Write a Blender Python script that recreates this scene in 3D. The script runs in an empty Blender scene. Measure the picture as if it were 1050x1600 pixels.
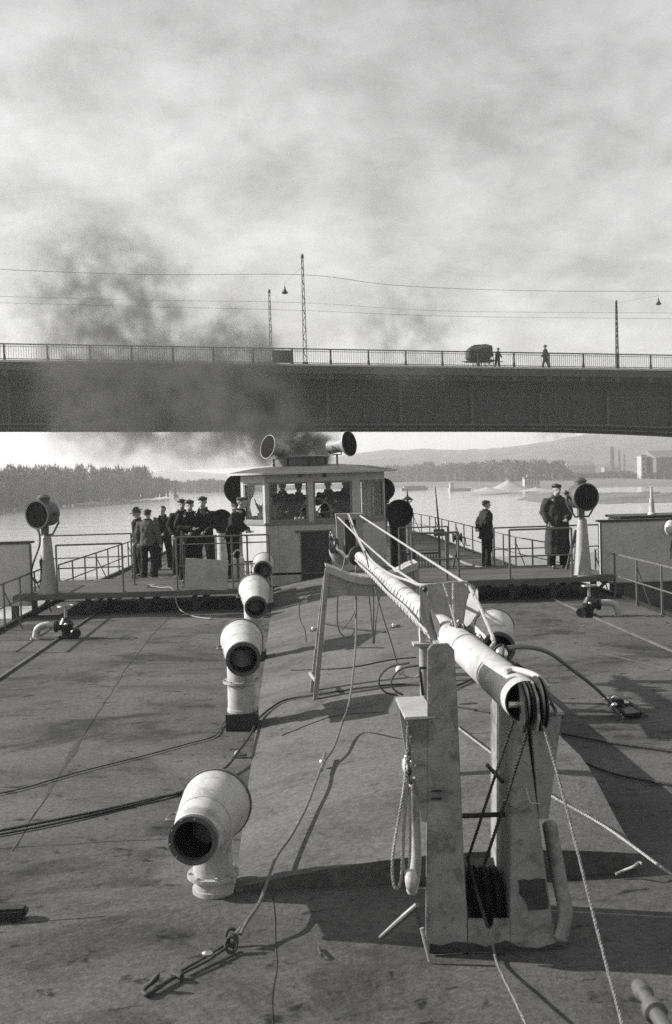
import bpy, bmesh, math, random
from mathutils import Vector, Matrix, noise as mnoise
random.seed(7)
sc = bpy.context.scene
COL = sc.collection
rad = math.radians
# ---------------------------------------------------------------- camera
F = 1555.0                                  # focal length in photo pixels (photo 1050 x 1600)
YAW, PITCH, ROLL = rad(2.62), rad(2.28), rad(1.63)
CAM = Vector((0, 0, 2.6))
fw = Vector((math.sin(YAW)*math.cos(PITCH), math.cos(YAW)*math.cos(PITCH), -math.sin(PITCH)))
r0 = Vector((math.cos(YAW), -math.sin(YAW), 0))
u0 = r0.cross(fw)
rt = r0*math.cos(ROLL) - u0*math.sin(ROLL)
up = u0*math.cos(ROLL) + r0*math.sin(ROLL)
cd = bpy.data.cameras.new('camera'); cam = bpy.data.objects.new('camera', cd); COL.objects.link(cam)
m = Matrix((rt, up, -fw)).transposed().to_4x4(); m.translation = CAM
cam.matrix_world = m
cd.sensor_fit = 'VERTICAL'; cd.sensor_height = 36.0; cd.lens = F/1600*36.0
cd.dof.use_dof = True; cd.dof.focus_distance = 13.0; cd.dof.aperture_fstop = 5.6
cd.clip_start = 0.05; cd.clip_end = 20000
sc.camera = cam
# ---------------------------------------------------------------- world, sun, exposure
SUN_EL, SUN_AZ = rad(26), rad(-76)          # azimuth measured from +Y (ahead) towards +X; negative = left
sdir = Vector((math.sin(SUN_AZ)*math.cos(SUN_EL), math.cos(SUN_AZ)*math.cos(SUN_EL), math.sin(SUN_EL)))
w = bpy.data.worlds.new('World'); sc.world = w; w.use_nodes = True
nt = w.node_tree; N = nt.nodes; L = nt.links
bg = N['Background']; bg.inputs['Strength'].default_value = 0.06
sky = N.new('ShaderNodeTexSky'); sky.sky_type = 'NISHITA'; sky.sun_disc = False
sky.sun_elevation = SUN_EL; sky.sun_rotation = SUN_AZ % (2*math.pi)
sky.dust_density = 3.0; sky.air_density = 1.5
sp = N.new('ShaderNodeSeparateColor'); L.new(sky.outputs[0], sp.inputs[0])     # black-and-white film behind a yellow filter
tc = N.new('ShaderNodeTexCoord')
sep = N.new('ShaderNodeSeparateXYZ'); L.new(tc.outputs['Generated'], sep.inputs[0])
def wm(op, a, b=None, c=None):
    n = N.new('ShaderNodeMath'); n.operation = op
    for i, v in enumerate((a, b, c)):
        if v is None: continue
        if isinstance(v, (int, float)): n.inputs[i].default_value = v
        else: L.new(v, n.inputs[i])
    return n.outputs[0]
zz = wm('MAXIMUM', wm('ADD', sep.outputs['Z'], 0.36), 0.08)
cmb = N.new('ShaderNodeCombineXYZ')
L.new(wm('DIVIDE', sep.outputs['X'], zz), cmb.inputs[0]); L.new(wm('DIVIDE', sep.outputs['Y'], zz), cmb.inputs[1])
def wnoise(scale, detail, rough, dist=0.0):
    n = N.new('ShaderNodeTexNoise'); n.inputs['Scale'].default_value = scale; n.inputs['Detail'].default_value = detail
    n.inputs['Roughness'].default_value = rough; n.inputs['Distortion'].default_value = dist
    L.new(cmb.outputs[0], n.inputs['Vector']); return n.outputs[0]
n1 = wnoise(2.8, 7, .55, .25); n2 = wnoise(9.5, 8, .6, .2)
cl = wm('ADD', wm('MULTIPLY', n1, .62), wm('MULTIPLY', n2, .38))
mr = N.new('ShaderNodeMapRange'); L.new(cl, mr.inputs[0])
mr.inputs[1].default_value = .39; mr.inputs[2].default_value = .61; mr.inputs[3].default_value = 2.2; mr.inputs[4].default_value = 4.1
film = wm('ADD', wm('MULTIPLY', sp.outputs[0], .65), wm('MULTIPLY', sp.outputs[1], .35))
# thin cloud veils evening out the sky's own gradient
tot = wm('MULTIPLY', mr.outputs[0], wm('POWER', film, .5))
cc = N.new('ShaderNodeCombineColor')
for i in range(3): L.new(tot, cc.inputs[i])
L.new(cc.outputs[0], bg.inputs['Color'])
sl = bpy.data.lights.new('sun', 'SUN'); sl.energy = 5.0; sl.angle = rad(0.6); sl.color = (1, .985, .96)
so = bpy.data.objects.new('sun', sl); COL.objects.link(so)
so.rotation_euler = sdir.to_track_quat('Z', 'Y').to_euler()
sc.view_settings.view_transform = 'Standard'; sc.view_settings.look = 'None'
sc.view_settings.exposure = 0.8; sc.view_settings.gamma = 1.0; sc.view_settings.use_curve_mapping = False
sc.cycles.volume_step_rate = 0.6; sc.cycles.volume_max_steps = 160
sc.cycles.use_denoising = False; sc.cycles.sample_clamp_indirect = 4.0
sc.cycles.max_bounces = 8; sc.cycles.volume_bounces = 1
sc.cycles.caustics_reflective = False; sc.cycles.caustics_refractive = False
# ---------------------------------------------------------------- from a sight line to a place
def ray(px, py): return (fw + rt*((px-525)/F) - up*((py-800)/F))
def Pd(px, py, d): return CAM + ray(px, py)*d             # at camera depth d
def G(px, py, z=0.0):
    r = ray(px, py); return CAM + r*((z-CAM.z)/r.z)
def Py(px, py, y):
    r = ray(px, py); return CAM + r*(y/r.y)
def Px(v, y=0): return v
# ---------------------------------------------------------------- materials (all greys: the place as black-and-white film sees it)
MATS = {}
def grey(v): return (v, v*.995, v*.985, 1)
def mat(name, v, rough=.6, metal=0.0, vary=.25, scale=3.0, stain=0.0, bump=.15, bscale=60, stretch=(1,1,1), spec=.5, fine=.0, sd=.35, grit=0):
    if name in MATS: return MATS[name]
    m = bpy.data.materials.new(name); m.use_nodes = True; MATS[name] = m
    nt = m.node_tree; N = nt.nodes; L = nt.links; b = N['Principled BSDF']
    b.inputs['Roughness'].default_value = rough; b.inputs['Metallic'].default_value = metal
    b.inputs['Specular IOR Level'].default_value = spec
    tc = N.new('ShaderNodeTexCoord'); mp = N.new('ShaderNodeMapping'); mp.inputs['Scale'].default_value = stretch
    geo = N.new('ShaderNodeNewGeometry')
    L.new(geo.outputs['Position'] if stain < 0 or fine < 0 else tc.outputs['Object'], mp.inputs[0])
    def nz(s, d, r, dist=0):
        n = N.new('ShaderNodeTexNoise'); n.inputs['Scale'].default_value = s; n.inputs['Detail'].default_value = d
        n.inputs['Roughness'].default_value = r; n.inputs['Distortion'].default_value = dist
        L.new(mp.outputs[0], n.inputs['Vector']); return n.outputs[0]
    def mth(op, a, b2=None):
        n = N.new('ShaderNodeMath'); n.operation = op
        for i, x in enumerate((a, b2)):
            if x is None: continue
            if isinstance(x, (int, float)): n.inputs[i].default_value = x
            else: L.new(x, n.inputs[i])
        return n.outputs[0]
    def rng(x, a, b2, c, d):
        n = N.new('ShaderNodeMapRange'); L.new(x, n.inputs[0])
        for i, q in enumerate((a, b2, c, d)): n.inputs[i+1].default_value = q
        return n.outputs[0]
    a = nz(scale, 6, .62)
    val = rng(a, .3, .7, v*(1-vary), v*(1+vary))
    f = nz(scale*14, 4, .7)
    val = mth('MULTIPLY', val, rng(f, .3, .7, 1-vary*.45, 1+vary*.45))
    if stain:
        s = nz(scale*.9, 9, .68, .8)
        val = mth('MULTIPLY', val, rng(s, .51, .62, 1.0, 1-abs(stain)))
        s2 = nz(scale*6.5, 5, .6, .5)
        val = mth('MULTIPLY', val, rng(s2, .60, .67, 1.0, 1-abs(stain)*sd*2))
    if grit: val = mth('MULTIPLY', val, rng(nz(grit, 3, .8), .3, .7, .68, 1.32))
    cc = N.new('ShaderNodeCombineColor')
    L.new(val, cc.inputs[0]); L.new(mth('MULTIPLY', val, .995), cc.inputs[1]); L.new(mth('MULTIPLY', val, .985), cc.inputs[2])
    L.new(cc.outputs[0], b.inputs['Base Color'])
    if bump:
        bp = N.new('ShaderNodeBump'); bp.inputs['Strength'].default_value = bump; bp.inputs['Distance'].default_value = .01
        L.new(mth('ADD', nz(bscale, 5, .6), mth('MULTIPLY', nz(scale*2, 4, .5), 1.5)), bp.inputs['Height']); L.new(bp.outputs[0], b.inputs['Normal'])
    L.new(rng(a, .3, .7, max(0, rough-.1), min(1, rough+.1)), b.inputs['Roughness'])
    return m
M_DECK  = mat('deck_paint', .084, .82, vary=.36, scale=.9, stain=-.6, bump=.8, bscale=38, stretch=(.75, 1.15, 1), spec=.2, sd=.6, grit=26)
M_TRUNK = mat('trunk_paint', .108, .8, vary=.2, scale=1.2, stain=-.3, bump=.6, bscale=42, stretch=(.8, 1.1, 1), spec=.2, sd=.6, grit=26)
M_WHITE = mat('white_paint', .41, .5, vary=.2, scale=3.2, stain=.42, bump=.1, bscale=40)
M_WHITE2 = mat('dirty_white_paint', .38, .55, vary=.25, scale=5, stain=.5, bump=.12, bscale=40)
M_GREY  = mat('grey_paint', .25, .55, vary=.16, scale=4, stain=.22, bump=.12, bscale=50)
M_GREYL = mat('light_grey_paint', .34, .6, vary=.14, scale=3, stain=.18, bump=.1)
M_GREYD = mat('dark_grey_paint', .075, .5, vary=.2, scale=4, bump=.12)
M_PANEL = mat('screen_paint', .38, .65, vary=.14, scale=2.2, stain=.15, bump=.1)
M_BLACK = mat('black_paint', .018, .45, vary=.3, scale=6, bump=.1)
M_RUST  = mat('worn_black', .035, .75, vary=.5, scale=9, bump=.4, bscale=80)
M_INNER = mat('unlit_hollow', .012, .8, vary=.3, scale=6, bump=.05)  # near-black colour puts the shade of unlit hollows into the paint
M_RAIL  = mat('rail_paint', .10, .5, vary=.2, scale=8, bump=.1)
M_STEEL = mat('steel', .28, .35, metal=.8, vary=.25, scale=20, bump=.15)
M_CHROME = mat('bright_metal', .6, .22, metal=.9, vary=.15, scale=20, bump=.05)
M_ROPE  = mat('manila_rope', .22, .9, vary=.25, scale=40, bump=.9, bscale=160)
M_ROPEW = mat('pale_rope', .38, .9, vary=.2, scale=40, bump=.9, bscale=160)
M_WIRE  = mat('tarred_wire', .022, .6, vary=.4, scale=40, bump=.8, bscale=200)
M_CABLE = mat('grey_cable', .11, .6, vary=.2, scale=20, bump=.3)
M_WOOD  = mat('worn_wood', .22, .8, vary=.3, scale=6, bump=.4, bscale=30, stretch=(1, 1, 6))
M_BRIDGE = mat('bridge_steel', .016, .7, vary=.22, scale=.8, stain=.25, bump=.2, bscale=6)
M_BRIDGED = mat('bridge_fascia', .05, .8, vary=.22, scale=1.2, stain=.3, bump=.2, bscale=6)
M_CONC  = mat('footway_concrete', .34, .85, vary=.15, scale=2, bump=.2)
M_LENS  = None
def glass(name, tint=.97, gl=.03, rough=.02):
    m = bpy.data.materials.new(name); m.use_nodes = True; N = m.node_tree.nodes; L = m.node_tree.links
    N.remove(N['Principled BSDF']); o = N['Material Output']
    t = N.new('ShaderNodeBsdfTransparent'); t.inputs[0].default_value = (tint, tint, tint, 1)
    g = N.new('ShaderNodeBsdfGlossy'); g.inputs['Roughness'].default_value = rough
    mx = N.new('ShaderNodeMixShader'); mx.inputs[0].default_value = gl; L.new(t.outputs[0], mx.inputs[1]); L.new(g.outputs[0], mx.inputs[2])
    L.new(mx.outputs[0], o.inputs[0]); return m
M_GLASS = glass('window_glass')
def cloth(name, v): return mat(name, v, .9, vary=.3, scale=9, bump=.5, bscale=40, spec=.2)
M_SKIN = mat('skin', .30, .6, vary=.1, scale=10, bump=.05)
M_HAIR = mat('hair', .03, .7, vary=.3, scale=30, bump=.4)
# ---------------------------------------------------------------- mesh building
class MB:
    def __init__(s): s.v = []; s.f = []; s.mi = []
    def add(s, vs, fs, mi=0):
        o = len(s.v); s.v += [tuple(v) for v in vs]; s.f += [tuple(i+o for i in f) for f in fs]; s.mi += [mi]*len(fs); return s
    def box(s, c, size, M=None, taper=(1,1), mi=0):
        """c centre, size full; taper scales the top (+z) in x,y"""
        vs = []
        for z in (-.5, .5):
            tx, ty = (taper if z > 0 else (1, 1))
            for x, y in ((-.5,-.5),(.5,-.5),(.5,.5),(-.5,.5)):
                p = Vector((x*size[0]*tx, y*size[1]*ty, z*size[2]))
                if M is not None: p = M @ p
                vs.append(p+Vector(c))
        return s.add(vs, [(3,2,1,0),(4,5,6,7),(0,1,5,4),(1,2,6,5),(2,3,7,6),(3,0,4,7)], mi)
    def bar(s, a, b, w, h, upv=(0,0,1), mi=0):
        """rectangular bar from a to b, w across, h along up"""
        a = Vector(a); b = Vector(b); d = (b-a); ln = d.length; d.normalize(); u = Vector(upv)
        x = d.cross(u)
        if x.length < 1e-4: x = d.cross(Vector((1,0,0)))
        x.normalize(); z = x.cross(d)
        vs = []
        for p in (a, b):
            for i, j in ((-1,-1),(1,-1),(1,1),(-1,1)): vs.append(p + x*(i*w/2) + z*(j*h/2))
        return s.add(vs, [(3,2,1,0),(4,5,6,7),(0,1,5,4),(1,2,6,5),(2,3,7,6),(3,0,4,7)], mi)
    def tube(s, pts, r, seg=8, cap=True, mi=0):
        pts = [Vector(p) for p in pts]; n = len(pts)
        rs = r if isinstance(r, (list, tuple)) else [r]*n
        t = [(pts[min(i+1,n-1)]-pts[max(i-1,0)]).normalized() for i in range(n)]
        x = t[0].orthogonal().normalized(); vs = []
        for i in range(n):
            x = (x - t[i]*x.dot(t[i])); x = x.normalized() if x.length > 1e-6 else t[i].orthogonal().normalized()
            y = t[i].cross(x)
            for k in range(seg):
                a = 2*math.pi*k/seg; vs.append(pts[i] + (x*math.cos(a)+y*math.sin(a))*rs[i])
        fs = [(i*seg+k, i*seg+(k+1)%seg, (i+1)*seg+(k+1)%seg, (i+1)*seg+k) for i in range(n-1) for k in range(seg)]
        if cap: fs += [tuple(range(seg))[::-1], tuple((n-1)*seg+k for k in range(seg))]
        return s.add(vs, fs, mi)
    def lathe(s, base, axis, prof, seg=24, mi=0, close=False):
        """prof: list of (distance along axis, radius)"""
        base = Vector(base); ax = Vector(axis).normalized(); x = ax.orthogonal().normalized(); y = ax.cross(x); vs = []
        for h, r in prof:
            for k in range(seg):
                a = 2*math.pi*k/seg; vs.append(base + ax*h + (x*math.cos(a)+y*math.sin(a))*max(r, 1e-4))
        n = len(prof)
        fs = [(i*seg+k, i*seg+(k+1)%seg, (i+1)*seg+(k+1)%seg, (i+1)*seg+k) for i in range(n-1) for k in range(seg)]
        if close: fs += [((n-1)*seg+k, (n-1)*seg+(k+1)%seg, (k+1)%seg, k) for k in range(seg)]
        return s.add(vs, fs, mi)
    def plate(s, pts, thick, mi=0):
        """flat polygon given thickness along `thick` vector"""
        pts = [Vector(p) for p in pts]; t = Vector(thick); n = len(pts)
        vs = pts + [p+t for p in pts]
        fs = [tuple(range(n)), tuple(range(2*n-1, n-1, -1))] + [(i, i+n, (i+1)%n+n, (i+1)%n) for i in range(n)]
        return s.add(vs, fs, mi)
    def ball(s, c, r, seg=10, rings=7, M=None, mi=0):
        c = Vector(c); vs = []; rr = r if isinstance(r, (list, tuple)) else (r, r, r)
        for i in range(rings+1):
            t = math.pi*i/rings
            for k in range(seg):
                a = 2*math.pi*k/seg; p = Vector((rr[0]*math.sin(t)*math.cos(a), rr[1]*math.sin(t)*math.sin(a), rr[2]*math.cos(t)))
                vs.append(c + (M @ p if M is not None else p))
        fs = [(i*seg+k, (i+1)*seg+k, (i+1)*seg+(k+1)%seg, i*seg+(k+1)%seg) for i in range(rings) for k in range(seg)]
        return s.add(vs, fs, mi)
    def obj(s, name, mats, parent=None, bevel=0, smooth=35, origin=None):
        me = bpy.data.meshes.new(name)
        o0 = Vector(origin) if origin is not None else Vector((0,0,0))
        me.from_pydata([Vector(v)-o0 for v in s.v], [], s.f)
        if not isinstance(mats, (list, tuple)): mats = [mats]
        for q in mats: me.materials.append(q)
        if len(mats) > 1: me.polygons.foreach_set('material_index', s.mi)
        bm = bmesh.new(); bm.from_mesh(me)
        bmesh.ops.remove_doubles(bm, verts=bm.verts, dist=1e-5)
        bmesh.ops.recalc_face_normals(bm, faces=bm.faces)
        if bevel:
            es = [e for e in bm.edges if len(e.link_faces) == 2 and e.calc_face_angle(0) > rad(40)]
            bmesh.ops.bevel(bm, geom=es, offset=bevel, segments=2, affect='EDGES', clamp_overlap=True)
        bm.to_mesh(me); bm.free()
        if smooth:
            me.polygons.foreach_set('use_smooth', [True]*len(me.polygons)); me.set_sharp_from_angle(angle=rad(smooth))
        me.update()
        o = bpy.data.objects.new(name, me); COL.objects.link(o)
        if parent is not None:
            o.parent = parent
            o.matrix_parent_inverse = Matrix.Identity(4)
            o.location = o0 - wloc(parent)
        else: o.location = o0
        return o
def wloc(o):
    v = Vector(o.location)
    while o.parent: o = o.parent; v += Vector(o.location)
    return v
def thing(name, label, cat, loc=(0,0,0), group=None, kind=None):
    o = bpy.data.objects.new(name, None); COL.objects.link(o); o.location = loc; o.empty_display_size = .1
    return tag(o, label, cat, group, kind)
def tag(o, label=None, cat=None, group=None, kind=None):
    if label: o['label'] = label
    if cat: o['category'] = cat
    if group: o['group'] = group
    if kind: o['kind'] = kind
    return o
def smoothpts(pts, n=8):
    pts = [Vector(p) for p in pts]; out = []
    P = [pts[0]] + pts + [pts[-1]]
    for i in range(1, len(P)-2):
        for k in range(n):
            t = k/n; a, b, c, d = P[i-1], P[i], P[i+1], P[i+2]
            out.append(.5*((2*b) + (c-a)*t + (2*a-5*b+4*c-d)*t*t + (3*b-a-3*c+d)*t**3))
    out.append(pts[-1]); return out
def rope(name, label, pts, r, m, cat='rope', group=None, n=8, smooth=True, parent=None, seg=7, sag=0, twist=False):
    P = smoothpts(pts, n) if smooth else [Vector(p) for p in pts]
    if sag:
        k = len(P)-1; P = [p - Vector((0,0,sag*4*(i/k)*(1-i/k))) for i, p in enumerate(P)]
    mb = MB()
    if twist:                                     # three laid strands
        ln = sum((P[i+1]-P[i]).length for i in range(len(P)-1)); st = max(r*1.1, ln/900)
        Q = [P[0]]; acc = 0
        for i in range(len(P)-1):
            d = (P[i+1]-P[i]); q = max(1, int(d.length/st))
            for j in range(1, q+1): Q.append(P[i]+d*(j/q))
        for s3 in range(3):
            x = (Q[1]-Q[0]).orthogonal().normalized(); R = []; dist = 0
            for i, p in enumerate(Q):
                t = (Q[min(i+1,len(Q)-1)]-Q[max(i-1,0)]).normalized(); x = (x - t*x.dot(t)).normalized(); y = t.cross(x)
                if i: dist += (p-Q[i-1]).length
                a = dist/(r*7)*2*math.pi + s3*2.0944
                R.append(p + (x*math.cos(a)+y*math.sin(a))*r*.5)
            mb.tube(R, r*.56, 5)
    else: mb.tube(P, r, seg)
    o = mb.obj(name, m, parent, origin=P[0])
    if parent is None: tag(o, label, cat, group)
    return o
# ================================================================ SETTING: water, river banks, hills
WZ = -4.4
def struct(o): o['kind'] = 'structure'; return o
def water():
    me = bpy.data.meshes.new('river_water'); S = 4000
    me.from_pydata([(-S,-200,0),(S,-200,0),(S,S*1.5,0),(-S,S*1.5,0)], [], [(0,1,2,3)])
    o = bpy.data.objects.new('river_water', me); COL.objects.link(o); o.location = (0,0,WZ); struct(o)
    m = bpy.data.materials.new('river_water'); m.use_nodes = True; N = m.node_tree.nodes; L = m.node_tree.links; b = N['Principled BSDF']
    b.inputs['Base Color'].default_value = (.36,.36,.355,1); b.inputs['Roughness'].default_value = .12; b.inputs['IOR'].default_value = 1.33
    tc = N.new('ShaderNodeTexCoord')
    def nz(s, d, st):
        mp = N.new('ShaderNodeMapping'); mp.inputs['Scale'].default_value = st; L.new(tc.outputs['Object'], mp.inputs[0])
        n = N.new('ShaderNodeTexNoise'); n.inputs['Scale'].default_value = s; n.inputs['Detail'].default_value = d; n.inputs['Roughness'].default_value = .62; L.new(mp.outputs[0], n.inputs['Vector']); return n.outputs[0]
    a = N.new('ShaderNodeMath'); a.operation = 'ADD'; L.new(nz(1.3, 6, (.7,1,1)), a.inputs[0])
    k = N.new('ShaderNodeMath'); k.operation = 'MULTIPLY'; k.inputs[1].default_value = 5; L.new(nz(.06, 5, (.5,1.4,1)), k.inputs[0]); L.new(k.outputs[0], a.inputs[1])
    bp = N.new('ShaderNodeBump'); bp.inputs['Strength'].default_value = .42; bp.inputs['Distance'].default_value = .10
    L.new(a.outputs[0], bp.inputs['Height']); L.new(bp.outputs[0], b.inputs['Normal'])
    me.materials.append(m)
water()
M_BANK = mat('river_bank', .13, .95, vary=.35, scale=.06, stain=.2, bump=.3, bscale=.8)
M_SAND = mat('pale_sand', .34, .95, vary=.12, scale=.3, bump=.3, bscale=1.0)
M_WOODS = mat('bare_woods', .085, .95, vary=.35, scale=.12, bump=0)
M_HILL = mat('hill_woods', .07, .95, vary=.5, scale=.03, stain=.5, bump=.2, bscale=.1)
M_HOUSE = [mat('house_wall_%s' % n, v, .8, vary=.12, scale=.2, bump=0) for n, v in (('pale', .32), ('mid', .2), ('dull', .1))]
M_ROOF = mat('tile_roof', .12, .85, vary=.25, scale=.5, bump=0)
M_WIN = mat('far_window', .03, .3, vary=.1, bump=0)
def strip(name, pts, z0, ht, m, depth, label=None, cat=None, kind='structure', rough=.6):
    """a bank: shoreline points (x,y), rising ht over depth away"""
    mb = MB(); n = len(pts); rows = 5; vs = []
    for i, p in enumerate(pts):
        for j in range(rows):
            t = j/(rows-1)
            q = Vector((p[0], p[1], 0)) + Vector(depth)*t
            vs.append((q.x + (mnoise.noise(Vector((i*.7, j, 1)))*4 if j else 0), q.y, z0-.3 + (ht*(min(1, t*3)) + (mnoise.noise(Vector((i*.5, j*.9, 3)))*rough if j else 0))))
    fs = [(i*rows+j, (i+1)*rows+j, (i+1)*rows+j+1, i*rows+j+1) for i in range(n-1) for j in range(rows-1)]
    mb.add(vs, fs); o = mb.obj(name, m, smooth=60); tag(o, label, cat, None, kind); return o
def lerp2(a, b, n):
    return [Vector(a).lerp(Vector(b), i/(n-1)) for i in range(n)]
# left bank
LB = [G(-420, 832, WZ), G(-150, 812, WZ), G(0, 800, WZ), G(140, 789, WZ), G(272, 778, WZ)]
LBs = smoothpts(LB, 8)
strip('river_bank', LBs, WZ, 1.3, M_BANK, (-90, 60, 0))
def tree_mass(name, spots, label, kind='stuff', m=M_WOODS, seed=1):
    """bare poplars as bundles of upright twigs on thin trunks"""
    rnd = random.Random(seed); vs = []; fs = []
    for (x, y, z, h, wd) in spots:
        def tri(a, b, c):
            o = len(vs); vs.extend([a, b, c]); fs.append((o, o+1, o+2))
        o = len(vs); tr = .22*wd/2
        for q in range(4):
            a = q*math.pi/2; vs.append((x+tr*math.cos(a), y+tr*math.sin(a), z-.5))
        vs.append((x, y, z+h*.96)); fs += [(o, o+1, o+4), (o+1, o+2, o+4), (o+2, o+3, o+4), (o+3, o, o+4)]
        nb = int(95*wd/2.6)
        for b in range(nb):
            t = rnd.random()**.75; hz = z + h*(.03+.86*t); a = rnd.random()*6.283
            sp = wd*(.75-.4*t**2.5)*math.sqrt(rnd.random())*.6
            bx, by = x+math.cos(a)*sp, y+math.sin(a)*sp; ln = h*(.05+.10*rnd.random()); ww = (.04+.10*rnd.random())*wd*.5
            da = rnd.random()*3.14
            tri((bx-ww*math.cos(da), by-ww*math.sin(da), hz), (bx+ww*math.cos(da), by+ww*math.sin(da), hz+ln*.15), (bx+math.cos(a)*sp*.35, by+math.sin(a)*sp*.35, hz+ln))
    me = bpy.data.meshes.new(name); me.from_pydata(vs, [], fs); me.materials.append(m)
    o = bpy.data.objects.new(name, me); COL.objects.link(o); tag(o, label, 'trees', None, kind); return o
rnd = random.Random(3); spots = []
for i in range(900):
    t = rnd.random(); k = t*(len(LBs)-1); a = LBs[int(k)]; b = LBs[min(int(k)+1, len(LBs)-1)]; p = a.lerp(b, k-int(k))
    off = rnd.random()**1.3*34
    q = p + Vector((-.86, .5, 0))*off*1.0 + Vector((rnd.uniform(-2,2), rnd.uniform(-2,2), 0))
    hh = (9.6 + 2.6*mnoise.noise(Vector((t*26, 0, 0))) + rnd.uniform(-1.1, 1.1)) * (1.0 - .12*t)
    if off < 6: hh *= .62
    spots.append((q.x, q.y, WZ+1.0, max(3, hh*1.1), rnd.uniform(2.2, 4.2)))
tree_mass('poplar_wood', spots, 'hazy wood of bare poplars lining the left river bank')
# far bank
def farline(a, b, n, h0, h1, seed, wd=(4,7), dep=30):
    rnd = random.Random(seed); out = []
    for i in range(n):
        t = rnd.random(); p = Vector(a).lerp(Vector(b), t)
        out.append((p.x+rnd.uniform(-3,3), p.y+rnd.random()*dep, WZ+.6, rnd.uniform(h0, h1)*(1+.25*mnoise.noise(Vector((t*14, seed, 0)))), rnd.uniform(*wd)))
    return out
FA = G(272, 771, WZ); FB = G(640, 763, WZ)
strip('far_bank', lerp2(G(120, 774, WZ), FB, 10), WZ, 1.0, M_BANK, (20, 140, 0))
tree_mass('far_wood', farline(FA, G(420, 768, WZ), 150, 3.2, 5, 5, dep=50), 'faint low wood on the far bank left of the wheelhouse')
RA = G(560, 764, WZ); RBk = G(1150, 757, WZ)
strip('right_bank', [Vector(p) for p in (G(560,764,WZ), G(700,763,WZ), G(800,769,WZ), G(860,767,WZ), G(1000,763,WZ), G(1200,760,WZ))], WZ, 1.4, M_BANK, (30, 300, 0))
tree_mass('bank_wood', farline(G(585,757,WZ), G(900,755,WZ), 330, 6, 10, 9, dep=60), 'hazy band of bare trees along the far bank right of the wheelhouse')
tree_mass('hillside_wood', farline(G(900,752,WZ), G(1150,752,WZ), 160, 2, 3.6, 19, dep=60), 'low hazy trees beneath the works buildings at the right')
# gravel spit at the right
spit = [G(795,783,WZ), G(850,788,WZ), G(930,790,WZ), G(1010,788,WZ), G(1130,787,WZ), G(1250,786,WZ)]
strip('gravel_spit', smoothpts(spit, 5), WZ, .9, M_BANK, (25, 48, 0), rough=.5)
# sand heap on the bank
def heap(px, py, wpx, hpx, label):
    c = G(px, py, WZ); d = (c-CAM).dot(fw); wv = wpx*d/F; hv = hpx*d/F; mb = MB(); R = 22; S = 14; vs = []; fs = []
    for j in range(S+1):
        t = j/S
        for i in range(R):
            a = i/R*6.283; rr = wv/2*t*(1+.12*mnoise.noise(Vector((math.cos(a)*2, math.sin(a)*2, px))))
            vs.append((c.x+rr*math.cos(a), c.y+rr*.7*math.sin(a), WZ+.8 + hv*(1-t**.75)*(1+.1*mnoise.noise(Vector((i*.4, j*.5, 0))))))
    fs = [(j*R+i, (j+1)*R+i, (j+1)*R+(i+1)%R, j*R+(i+1)%R) for j in range(S) for i in range(R)]
    mb.add(vs, fs); o = mb.obj('sand_heap', M_SAND, smooth=50); tag(o, label, 'sand heap')
heap(795, 770, 74, 17, 'tall pale pointed sand heap on the far bank')
heap(762, 772, 60, 7, 'low sand heap left of the pointed one on the far bank')
heap(838, 772, 60, 6, 'low sand heap right of the pointed one on the far bank')
# hills
def hills(name, prof, dist, m, base=WZ-2, thick=600, cat=None):
    """prof: list of (px, py of ridge) seen at distance dist"""
    mb = MB(); vs = []; rows = 6; P = smoothpts([Vector((a, b, 0)) for a, b in prof], 8)
    for i, p in enumerate(P):
        top = Pd(p.x, p.y, dist)
        for j in range(rows):
            t = j/(rows-1)
            hz = base + (top.z-base)*math.sin(t*math.pi/2)**.8 + mnoise.noise(Vector((i*.35, j*.8, dist)))*(top.z-base)*.07
            yy = top.y - thick*(1-t); k = yy/top.y
            vs.append((top.x*k, yy, hz))
        vs.append((top.x*1.1, top.y+thick, base))
    rows += 1
    fs = [(i*rows+j, (i+1)*rows+j, (i+1)*rows+j+1, i*rows+j+1) for i in range(len(P)-1) for j in range(rows-1)]
    mb.add(vs, fs); return struct(mb.obj(name, m, smooth=60))
hills('low_hills', [(-500,744),(-200,742),(60,738),(200,742),(262,735),(330,739),(380,741),(440,738),(560,732)], 1500, M_HILL, thick=500)
hills('near_hill', [(500,720),(560,709),(640,703),(720,704),(780,701),(850,692),(930,680),(1050,668),(1250,668),(1500,690)], 1300, M_HILL, thick=650)
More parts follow.
